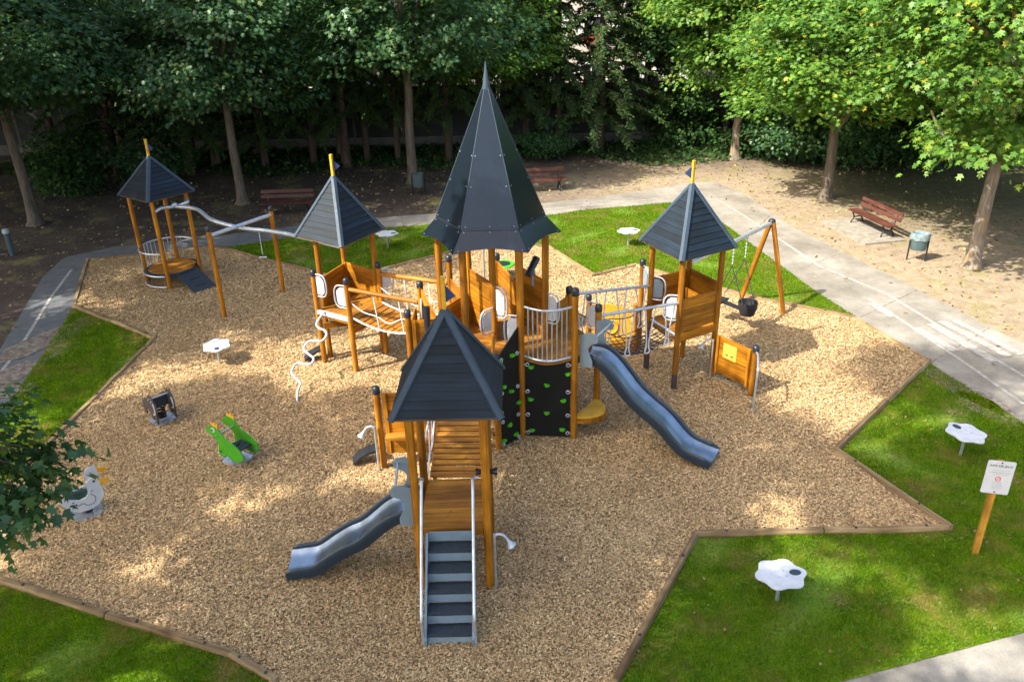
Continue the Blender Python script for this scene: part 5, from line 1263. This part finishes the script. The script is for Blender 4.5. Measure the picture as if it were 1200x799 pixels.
def plant(parts, loc, rz, s, sz, label, group, name="maple_tree", cat="tree", trunk_mat=None):
    cm, tm, cz = parts
    t = bpy.data.objects.new(name, None); COL.objects.link(t); t.location = (loc[0], loc[1], 0); t.rotation_euler = (0, 0, rz); t.scale = (s, s, sz); tag(t, label, cat, group)
    a = bpy.data.objects.new("trunk", tm); COL.objects.link(a); a.parent = t
    b = bpy.data.objects.new("crown", cm); COL.objects.link(b); b.parent = t; b.location = (0, 0, cz)
    return t
TALL = []
MP = [maple_parts(11, M['leaf'], lobes=40, clusters=56, rx=4.4, rz=4.4, cz=6.1), maple_parts(23, M['leaf'], barkm='bark_lichen', size=.175, lobes=40, clusters=56, rx=4.4, rz=4.4, cz=6.6),
      maple_parts(37, M['leaf_dark'], size=.17, lobes=40, clusters=54, rx=4.6, rz=4.3, cz=6.7), maple_parts(51, M['leaf_dark'], lobes=40, clusters=54, rx=4.8, rz=4.5, cz=7.1)]
GR = "broad-leaved trees around the playground"
plant(MP[1], at(1138, 313), 2.1, 1.0, 1.0, "sunlit maple with lichened trunk nearest the litter bin at the right", GR)
plant(MP[0], at(967, 233), .6, 1.05, .84, "sunlit maple with straight trunk behind the sunlit red-brown bench", GR)
plant(MP[1], at(861, 186), 4.0, 1.0, 1.0, "sunlit maple standing farthest back, right of the right tower's roof", GR)
plant(MP[3], at(485, 214), 1.2, 1.05, 1.05, "tall thick-trunked tree behind the dark litter bin", GR)
plant(MP[2], at(285, 238), 3.3, .95, .95, "slim leaning tree left of the shaded brown bench", GR)
plant(MP[3], at(42, 263), 5.2, 1.0, .96, "dark maple at the far left behind the bollard", GR)
# bare lower branch of the right tree
mb = MB(); rr = random.Random(4)
tb = at(1138, 313); mb.tube(smooth([tb + Vector((.08, .05, 3.1)), tb + Vector((-.7, -.1, 3.35)), tb + Vector((-1.3, .1, 3.55)), tb + Vector((-1.75, .2, 4.1)), tb + Vector((-2.0, .2, 4.5))], 5), [.075 - .0025 * i for i in range(21)], 8)
def child_world(obj, parent_tree):
    """parent a mesh given in world coordinates to a placed tree"""
    t = parent_tree; mw = Matrix.LocRotScale(t.location, t.rotation_euler, t.scale); obj.parent = t; obj.matrix_parent_inverse = mw.inverted()
TREES = {o['label'][:40]: o for o in bpy.data.objects if o.get('category') == 'tree'}
rt_tree = [o for o in bpy.data.objects if o.get('category') == 'tree' and 'litter bin at the right' in o['label']][0]
br_ = mb.build("bare_branch", M['bark_lichen']); child_world(br_, rt_tree)

# conifers: whorls of drooping boughs with flat needle sprays
def conifer_parts(seed, h=12, z0=1.6, spread=2.6, nb=70):
    r_ = np.random.default_rng(seed); rr = random.Random(seed); mb = MB(); V = []
    mb.tube([(0, 0, 0), (.03, .02, h * .35), (-.03, .03, h * .7), (0, 0, h)], [.20, .15, .09, .02], 10)
    for k in range(nb):
        f = (k + .5) / nb; z = z0 + (h - z0) * f ** 1.15; ln = spread * (1 - f) ** .75 * rr.uniform(.65, 1.1) + .25; a = k * 2.4 + rr.uniform(-.4, .4)
        d = np.array([math.cos(a), math.sin(a), 0]); m = 7
        pts = [np.array([0, 0, z]) + d * ln * t + np.array([0, 0, .22 * ln * t - .55 * ln * t * t]) for t in [i / m for i in range(m + 1)]]
        if f < .8: mb.tube([Vector(p) for p in pts], [.035 * (1 - .1 * i) * (1 - f * .5) for i in range(m + 1)], 4, caps=False)
        nsp = int(90 * ln / 2) + 16
        t = r_.uniform(.12, 1.02, nsp); base = np.array([np.array([0, 0, z]) + d * ln * q + np.array([0, 0, .22 * ln * q - .55 * ln * q * q]) for q in t])
        side = np.array([-d[1], d[0], 0]); sg_ = r_.choice([-1, 1], nsp)
        dirv = d[None] * r_.uniform(.3, .9, nsp)[:, None] + side[None] * (sg_ * r_.uniform(.3, 1.0, nsp))[:, None]; dirv[:, 2] -= r_.uniform(.15, .9, nsp)
        dirv /= np.linalg.norm(dirv, axis=1)[:, None]; L_ = r_.uniform(.22, .55, nsp) * (.55 + .45 * (1 - t)) * min(1, ln)
        for q in range(5):
            tw = r_.normal(0, .35, (nsp, 3)); u = dirv + tw * .6; u /= np.linalg.norm(u, axis=1)[:, None]
            v = np.cross(u, np.array([0, 0, 1]) + r_.normal(0, .4, (nsp, 3))); v /= np.linalg.norm(v, axis=1)[:, None]; w_ = .036
            b0 = base + dirv * (L_ * (.1 + .16 * q))[:, None]; l2 = L_ * .5
            V.append(np.stack([b0 - v * w_ * .4, b0 + u * (l2 * .5)[:, None] - v * w_, b0 + u * l2[:, None], b0 + u * (l2 * .5)[:, None] + v * w_], 1).reshape(-1, 3))
    return fastmesh("crown", np.concatenate(V), 4, M['needle']), mb.mesh("trunk", M['bark_dark']), 0.0
CP = [conifer_parts(3, spread=3.0, nb=84), conifer_parts(8, h=13, z0=2.2, spread=2.6, nb=80), conifer_parts(14, h=11, z0=1.7, spread=3.6, nb=76)]
GC = "conifers in front of the boundary fence"
def conif(i, px, py, rz, s, sz, label): plant(CP[i], at(px, py), rz, s, sz, label, GC, "conifer_tree")
conif(2, 703, 176, .4, 1.1, .9, "spreading conifer with drooping boughs right of the spire behind the brown bench")
conif(1, 617, 178, 1.7, 1.0, 1.0, "thin conifer just right of the spire, nearest the brown bench's left end")
conif(1, 655, 178, 2.9, .9, 1.0, "dark conifer between the thin conifer and the spreading conifer right of the spire")
conif(0, 755, 160, 5.0, 1.1, 1.0, "dark conifer right of the spreading one, at the edge of the bare earth")
conif(1, 431, 190, .9, .8, 1.05, "slender conifer in front of the fence, left of the thick trunk by the dark bin")
conif(1, 405, 193, 3.9, .85, .95, "slender conifer in front of the fence above the left tower's flag")
conif(1, 467, 189, 5.5, .75, 1.0, "slender conifer immediately left of the thick tree trunk")
conif(1, 527, 190, 2.2, .9, 1.1, "slender conifer between the thick trunk and the spire")
conif(1, 369, 193, 1.1, .85, 1.0, "slender conifer behind the shaded brown bench, above its right end")
conif(0, 312, 196, 4.4, .9, 1.0, "dark conifer behind the shaded brown bench, above its left end")
conif(0, 225, 205, 2.6, 1.0, 1.0, "dark conifer in deep shade above the far-left tower's roof")
conif(2, 140, 205, .2, 1.0, 1.0, "dark conifer in deep shade left of the far-left tower's flag")
# broad-leaved trees of the back rows
BK = [(2, -30, 33, .3, 1.1), (3, -24, 36.5, 1.9, 1.05), (2, -18.5, 39, 3.1, 1.0), (3, -13.5, 37.2, 4.4, .95), (2, -8.0, 38.8, 5.2, .95), (0, -1.2, 38.6, .9, .95), (2, 13.6, 40.2, 4.1, 1.0), (3, 8.4, 41.9, 5.8, .9),
      (0, 17.5, 35.5, 2.2, 1.1), (1, 22.6, 31, 3.6, 1.1), (0, 20.0, 41, 5.0, 1.1), (1, 27, 37, .4, 1.15), (0, 19.3, 24.6, 1.3, 1.05), (3, -24.5, 26.5, .8, 1.1), (2, -33, 42, 2.3, 1.2), (3, 33, 44, 3.3, 1.2), (2, -6, 45, 3.3, 1.0), (0, -14, 45.5, 1.3, 1.1), (2, -26, 46, 2.3, 1.1), (0, 15, 47, .2, 1.1), (2, -36, 37, 1.1, 1.2), (3, -39, 30, 2.2, 1.2), (2, -4.5, 43.2, .7, .8), (3, -9.5, 42.6, 1.9, .8), (2, -16, 42.9, 2.8, .8), (3, -22.5, 43.2, 3.7, .8), (2, -30, 43.5, 4.9, .85), (3, 12, 43.5, 5.5, .85), (2, 22, 44, .1, .95), (3, 28, 45, 1.3, 1.0), (2, .6, 44.2, 2.5, .7)]
BL = ["dark broad-leaved tree of the back row at the upper left corner", "dark broad-leaved tree of the back row above the bollard", "dark broad-leaved tree of the back row above the far-left roof", "deep green tree of the back row left of the slim leaning tree", "deep green tree of the back row above the shaded bench", "bright green tree of the back row just behind the spire tip",
      "deep green tree of the back row behind the farthest sunlit maple", "deep green tree in front of the pale house", "sunlit tree of the back row behind the bench's sunlit maple", "sunlit tree behind the right litter bin's maple", "tree of the back row at the right behind the dark shrubs", "sunlit tree of the far row at the upper right corner",
      "sunlit tree at the right picture edge beside the lichened maple", "dark tree at the left picture edge behind the path", "farthest dark tree at the upper left, beyond the fence line", "farthest tree at the upper right, beyond the fence line", "tree beyond the fence above the left tower", "tree beyond the fence left of the slim leaning tree's crown", "tree beyond the fence at the upper left", "tree beyond the fence right of the pale house", "dark tree outside the left edge in line with the bollard", "dark tree outside the left edge in line with the left path", "low dense tree just beyond the fence left of the spire tip", "low dense tree just beyond the fence above the shaded bench", "low dense tree just beyond the fence above the slim leaning tree", "low dense tree just beyond the fence above the far-left roof", "low dense tree just beyond the fence at the upper left corner", "low dense tree just beyond the fence behind the farthest sunlit maple", "low dense tree just beyond the fence behind the dark shrubs", "low dense tree just beyond the fence at the upper right", "low dense tree just beyond the fence behind the spire tip"]
for (i, x, y, rz, s), lb_ in zip(BK, BL): plant(MP[i], (x, y), rz, s, s * .95, lb_, "trees of the back rows")
# shrubs and ivy
def shrub_mesh(seed, material, rx=1.5, rz=1.1):
    return crown_mesh("crown", seed, 12, 40, 13, .12, material, rx, rz, (.55, .85))[0]
SM = [shrub_mesh(5, M['leaf_dark']), shrub_mesh(6, M['ivy'])]
def shrub(i, loc, rz, s, label):
    t = bpy.data.objects.new("shrub", None); COL.objects.link(t); t.location = (loc[0], loc[1], 0); t.rotation_euler = (0, 0, rz); t.scale = (s, s, s); tag(t, label, "shrub", "shrubs under the trees")
    a = bpy.data.objects.new("foliage", SM[i]); COL.objects.link(a); a.parent = t; a.location = (0, 0, 1.0)
    mb = MB(); rr = random.Random(rz)
    for k in range(5): limb(mb, (0, 0, 0), (rr.uniform(-.8, .8), rr.uniform(-.8, .8), rr.uniform(.8, 1.4)), .03, .01, .05, rr, 5)
    s_ = mb.build("stems", M['bark_dark'], None); s_.parent = t
for i, px, py, rz, s, lb_ in ((0, 925, 190, .2, 1.3, "green shrub between the two farther sunlit maples"), (1, 955, 186, 1.4, 1.3, "dark shrub left of the middle sunlit maple's trunk"), (0, 1010, 196, 2.2, 1.25, "dark shrub right of the middle sunlit maple's trunk"), (1, 1055, 193, 3.5, 1.3, "dark shrub above the sunlit bench"),
                        (0, 1095, 185, 4.1, 1.3, "dark shrub left of the bare lichened branch"), (1, 885, 178, 5.3, 1.2, "low shrub beside the farthest maple's trunk"), (1, 795, 170, .7, 1.3, "dark shrub on the ivy bank above the right tower's flag"), (0, 640, 186, 1.9, .8, "small leafy shrub on the ivy left of the brown bench's back"), (0, 185, 215, 2.4, 1.1, "dark shrub left of the slim leaning tree"), (1, 95, 225, 3.3, 1.2, "dark shrub in shade left of the far-left tower")):
    shrub(i, at(px, py), rz, s, lb_)
def ivy():
    r_ = np.random.default_rng(77); n = 26000
    x = r_.uniform(-24, 14, n); y = r_.uniform(33.5, 40.5, n)
    f = np.sin(x * .7) * .9 + np.sin(x * .31 + 1) * .8
    keep = (y > 36.0 + f) & (r_.random(n) < np.clip((y - 35.3 - f) * .6, .1, 1)); x, y = x[keep], y[keep]; n = len(x)
    z = r_.uniform(.02, .22, n); c = np.stack([x, y, z], 1); o = r_.normal(0, 1, (n, 3)); o[:, 2] = .1; o /= np.linalg.norm(o, axis=1)[:, None]
    ob = bpy.data.objects.new("ivy_ground_cover", fastmesh("ivy_ground_cover", leaves(c, o, .15, .2, r_), 10, M['ivy'])); COL.objects.link(ob); ob['kind'] = 'stuff'
ivy()
def fallen():
    r_ = np.random.default_rng(78); n = 9000
    x = r_.uniform(-22, 18, n); y = r_.uniform(14, 38, n)
    keep = ~inpoly(x, y, CH)
    for q in LAWNS: keep &= ~inpoly(x, y, q)
    keep &= ~inpoly(x, y, PATH) | (r_.random(n) < .1)
    x, y = x[keep], y[keep]; n = len(x); c = np.stack([x, y, np.full(n, .012)], 1); o = r_.normal(0, 1, (n, 3)); o[:, 2] = 0; o /= np.linalg.norm(o, axis=1)[:, None]
    m = leafmat("fallen_leaves", [(0, (.10, .06, .03)), (.5, (.22, .15, .07)), (1, (.42, .33, .12))], .1, .7)
    ob = bpy.data.objects.new("fallen_leaves", fastmesh("fallen_leaves", leaves(c, o, .10, -.05, r_), 10, m)); COL.objects.link(ob); ob['kind'] = 'stuff'
fallen()
def strewn():
    r_ = np.random.default_rng(79); n = 1500
    x = r_.uniform(-13, 9, n); y = r_.uniform(7, 25, n); keep = inpoly(x, y, CH) | inpoly(x, y, LAWNS[3]) | inpoly(x, y, LAWNS[0]); x, y = x[keep], y[keep]; n = len(x)
    c = np.stack([x, y, np.full(n, .062)], 1); o = r_.normal(0, 1, (n, 3)); o[:, 2] = 0; o /= np.linalg.norm(o, axis=1)[:, None]
    m = leafmat("strewn_leaves", [(0, (.13, .07, .03)), (.4, (.24, .15, .06)), (.75, (.12, .14, .03)), (1, (.42, .33, .10))], .1, .7)
    ob = bpy.data.objects.new("strewn_leaves", fastmesh("strewn_leaves", leaves(c, o, .055, -.05, r_), 10, m)); COL.objects.link(ob); ob['kind'] = 'stuff'
strewn()
# near tree whose low boughs reach into the left edge
def near_tree():
    loc = Vector((-9.8, 5.4, 0)); t = plant(TP[1], loc, 1.0, 1.0, 1.0, "near maple whose low leafy bough hangs in at the left edge over the duck rider", GR)
    r_ = np.random.default_rng(91); rr = random.Random(9); V = []; mb = MB(); root = loc + Vector((.1, .1, 5.6))
    spots = []
    for px, py, z, n in ((8, 480, 4.0, 13), (18, 510, 3.8, 15), (40, 530, 3.6, 18), (62, 536, 3.5, 10), (74, 538, 3.4, 3), (22, 556, 3.5, 20), (46, 556, 3.4, 11), (14, 590, 3.3, 16), (30, 598, 3.2, 11), (14, 618, 3.1, 7), (-25, 540, 3.7, 20), (-30, 600, 3.4, 20), (-70, 560, 3.8, 20), (-60, 500, 4.2, 20), (-100, 540, 4.3, 20)):
        p = at(px, py, z); spots.append((p, n))
    hub = at(-60, 520, 4.2)
    limb(mb, root, hub, .07, .03, .3, rr, 8)
    for p, n in spots:
        limb(mb, hub, p, .014, .004, .08, rr, 5)
        c = np.array(p)[None] + r_.normal(0, 1, (n * 4, 3)) * np.array([.19, .19, .14]); o = c - np.array(hub); o /= np.linalg.norm(o, axis=1)[:, None]
        V.append(leaves(c, o, .145, .5, r_))
    ob = bpy.data.objects.new("low_bough_leaves", fastmesh("low_bough_leaves", np.concatenate(V), 10, M['leaf_dark'])); COL.objects.link(ob); child_world(ob, t)
    child_world(mb.build("low_bough", M['bark_dark']), t)
TP = [maple_parts(61, M['leaf_dark'], rx=4.3, rz=3.0, cz=12.4, tr=.15, barkm='bark_dark', lobes=11, clusters=150, lobe_r=(1.0, 1.55)), maple_parts(67, M['leaf_dark'], rx=4.0, rz=3.6, cz=11.5, tr=.14, barkm='bark_dark', lobes=11, clusters=150, lobe_r=(1.0, 1.55))]

# tall trees just outside the picture on the sun's side: their crowns cast the dappled shade
SH = [(0, -7.6, 5.4, .5, 1.0, 1.3, 0), (1, -11.5, 1.5, 2.0, 1.1, 0, 0), (0, -17.0, 5.6, 3.0, 1.0, 0, 0), (1, -20.5, 13.0, 4.0, 1.05, 0, 0), (0, -22.5, 19.5, 5.0, 1.1, 0, 0), (0, -14, -3, 1.1, 1.1, 0, 0), (1, -6.6, 1.2, 2.6, .62, 1.05, 0), (1, -27.5, 20, 2.1, 1.2, 0, 0), (0, -28, 27, .4, 1.2, 0, 0), (1, -15.3, 17.8, 1.4, 1.05, 0, 0), (0, -17.6, 24.6, 2.7, 1.05, 0, 0), (1, -22, 29.5, 3.4, 1.1, 0, 0)]
for k, (i, x, y, rz, s, dx, dy) in enumerate(SH):
    plant(TP[i], (x, y), rz, s, dx or 1.0, ["tall maple beside the camera shading the big slide", "tall maple left of the camera shading the stair tower", "tall maple beyond the left edge shading the spring riders", "tall maple beyond the left edge shading the left lawn", "tall maple beyond the left edge shading the far-left tower", "tall maple behind the camera shading the lower left lawn", "narrow maple left of the camera shading the nearest flower table", "tall maple beyond the left edge shading the bollard", "tall maple beyond the left edge shading the dark maple", "tall maple beyond the left edge shading the overhead track", "tall maple beyond the left edge shading the left bench", "tall maple rising above the far-left woodland floor"][k], "tall shade trees outside the picture")
near_tree()
# added tall trees: their high crowns block the sky over the woodland floor
TW = [(-27, 34, "added tall tree whose high crown blocks the sky behind the bollard"), (-21.5, 38.6, "added tall tree whose high crown blocks the sky left of the far-left tower"), (-15.2, 39, "added tall tree whose high crown blocks the sky behind the far-left tower"), (-7.3, 36.6, "added tall tree whose high crown blocks the sky behind the shaded bench"), (-10.8, 42.8, "added tall tree whose high crown blocks the sky beyond the fence at the left"), (-2.2, 43.4, "added tall tree whose high crown blocks the sky beyond the fence behind the spire"), (2.6, 42.6, "added tall tree whose high crown blocks the sky in front of the pale house"), (10.6, 39.4, "added tall tree whose high crown blocks the sky at the back of the bare earth"), (-19, 43, "added tall tree whose high crown blocks the sky beyond the fence at the far left"), (17, 41.5, "added tall tree whose high crown blocks the sky behind the dark shrubs"), (-12.2, 39.4, "added tall tree whose high crown blocks the sky left of the slim leaning tree"), (-32, 27, "added tall tree whose high crown blocks the sky at the left picture edge")]
for k, (x, y, lb_) in enumerate(TW): plant(TP[k % 2], (x, y), k * 1.7, 1.15, .95, lb_, "added tall trees blocking the sky behind")
